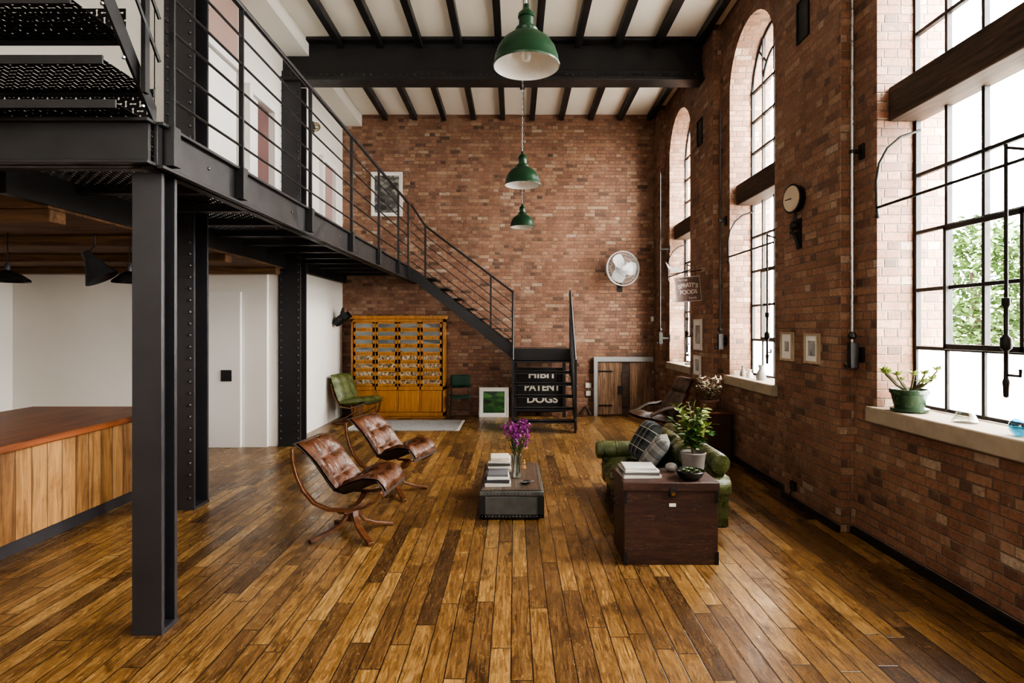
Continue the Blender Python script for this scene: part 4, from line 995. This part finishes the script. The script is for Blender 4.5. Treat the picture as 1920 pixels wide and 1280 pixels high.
# sill objects
def wallY(px,X): return F*X/(px-HX)
r=thing('potted_succulent','yellow green succulent in green glazed pot with saucer on nearest sill','plant',(3.07,wallY(1705,3.07),1.15))
pot(r,[(0,0),(.115,0),(.13,.012),(.132,.03),(.10,.035),(.105,.05),(.125,.14),(.135,.145),(.137,.175),(.125,.178),(.12,.15),(0,.14)],POTG,soil=(.122,.155))
b=MB();s_=MB()
for i in range(11):
    a=R.uniform(0,2*PI); l=R.uniform(.08,.2); tip=V(.9*l*math.cos(a),.9*l*math.sin(a),.17+R.uniform(.03,.16)); s_.tube([(0,0,.15),(tip.x*.5,tip.y*.5,.2),tip],.007,6)
    for k in range(9):
        an=k*2.4; b.leaf(tip,(math.cos(an),math.sin(an),.3+.1*k),(0,0,1),.06,.032)
b.build('leaves',LEAFY,r);s_.build('stems',STEM,r)
r=thing('glass_flask','clear conical glass flask with bird-shaped stopper on nearest sill','flask',(3.10,wallY(1810,3.10),1.15))
MB().lathe([(0,0),(.07,.0),(.078,.012),(.05,.07),(.02,.13),(.014,.19),(.018,.2)],24).build('flask_body',VGLASS,r,smooth=True)
MB().tube([(0,0,.19),(0,0,.23),(-.02,.03,.255),(-.03,.045,.24)],[.012,.014,.012,.004],8).build('stopper',VGLASS,r,smooth=True)
r=thing('blue_glass_float','round blue glass ball at right end of nearest sill','ornament',(3.05,wallY(1912,3.05),1.15))
MB().ball((0,0,.055),.055,20).build('ball',BGLASS,r,smooth=True)
for px,h,w,mat,lb in ((1393,.14,.035,POTGR,'short grey stoneware bottle, leftmost on the middle sill'),(1406,.11,.04,ENAMW,'squat white jar between the two vases on middle sill'),(1427,.19,.055,PAINTGREY,'tall waisted grey vase on the middle sill')):
    r=thing('small_vase',lb,'vase',(3.08,wallY(px,3.08),1.15))
    MB().lathe([(0,0),(w,0),(w*1.1,h*.2),(w*.9,h*.5),(w*.45,h*.72),(w*.55,h*.9),(w*.8,h),(w*.7,h),(w*.3,h*.75),(0,h*.7)],20).build('body',mat,r,smooth=True)
r=thing('candle_lantern','small dark lantern standing on the farthest sill','lantern',(3.1,10.5,1.15))
MB().box(-.04,.04,-.04,.04,0,.02).build('base',IRON,r);MB().lathe([(.03,.02),(.03,.15)],14).build('glass',VGLASS,r,smooth=True);MB().lathe([(.045,.15),(.02,.19),(0,.2)],14).build('cap',IRON,r)

# ------------------------------------------------------------ outside
struct(MB().box(3.6,60,-20,60,-1.2,-1.0).build('ground_outside',GROUT))
def tree(label,x,y,h,rad,n):
    r=thing('tree',label,'tree',(x,y,-1)); 
    MB().tube([(0,0,0),(.1,0,h*.4),(0,.1,h*.8)],[.14,.1,.05],8).build('trunk',BEAMW,r)
    b=MB()
    for i in range(n):
        d=V(R.gauss(0,1),R.gauss(0,1),R.gauss(0,1)).normalized()*rad*R.uniform(.3,1)**.6
        b.leaf(V(d.x,d.y,h*.72+d.z*1.1),(R.gauss(0,1),R.gauss(0,1),R.gauss(0,.6)),(0,0,1),.15,.10)
    b.build('crown',TREEL,r)
tree('leafy green tree outside the nearest window',9.2,11.7,4.9,1.4,6000)
tree('smaller rounded bush tree outside, right of the leafy tree',10.9,9.2,4.4,1.2,4500)
r=thing('garden_wall','low pale brick garden wall seen outside through the nearest window','wall',(11,15.2,-1))
MB().box(-3.5,5,-.1,.1,0,2.9).build('brickwork',STONE,r); MB().box(-3.55,5.05,-.14,.14,2.9,3.0).build('coping',PAINTGREY,r)

# ------------------------------------------------------------ light
W=bpy.data.worlds.new('World'); S.world=W; W.use_nodes=True
bg=W.node_tree.nodes['Background']; bg.inputs[0].default_value=(1,.985,.95,1); bg.inputs[1].default_value=43.0
def area(name,loc,target,size,sy,power,col=(1,.97,.92)):
    L=bpy.data.lights.new(name,'AREA'); L.shape='RECTANGLE'; L.size=size; L.size_y=sy; L.energy=power; L.color=col
    o=bpy.data.objects.new(name,L); C.objects.link(o); o.location=loc; o.rotation_euler=(Vector(target)-Vector(loc)).to_track_quat('-Z','Y').to_euler(); return o
area('rear_fill_light',(-1.5,-2.8,4.0),(0.0,9,4.2),6,3.4,280)  # added fill light from behind the camera; no window is built there

cam=bpy.data.cameras.new('Camera'); co=bpy.data.objects.new('Camera',cam); C.objects.link(co)
co.location=(0,0,H); co.rotation_euler=(PI/2,0,0); cam.sensor_width=36; cam.lens=F/1920*36; cam.shift_x=-5/1920; cam.shift_y=-25/1920; cam.clip_start=.05
S.camera=co
try: S.view_settings.look='AgX - High Contrast'
except Exception as e: print(e)
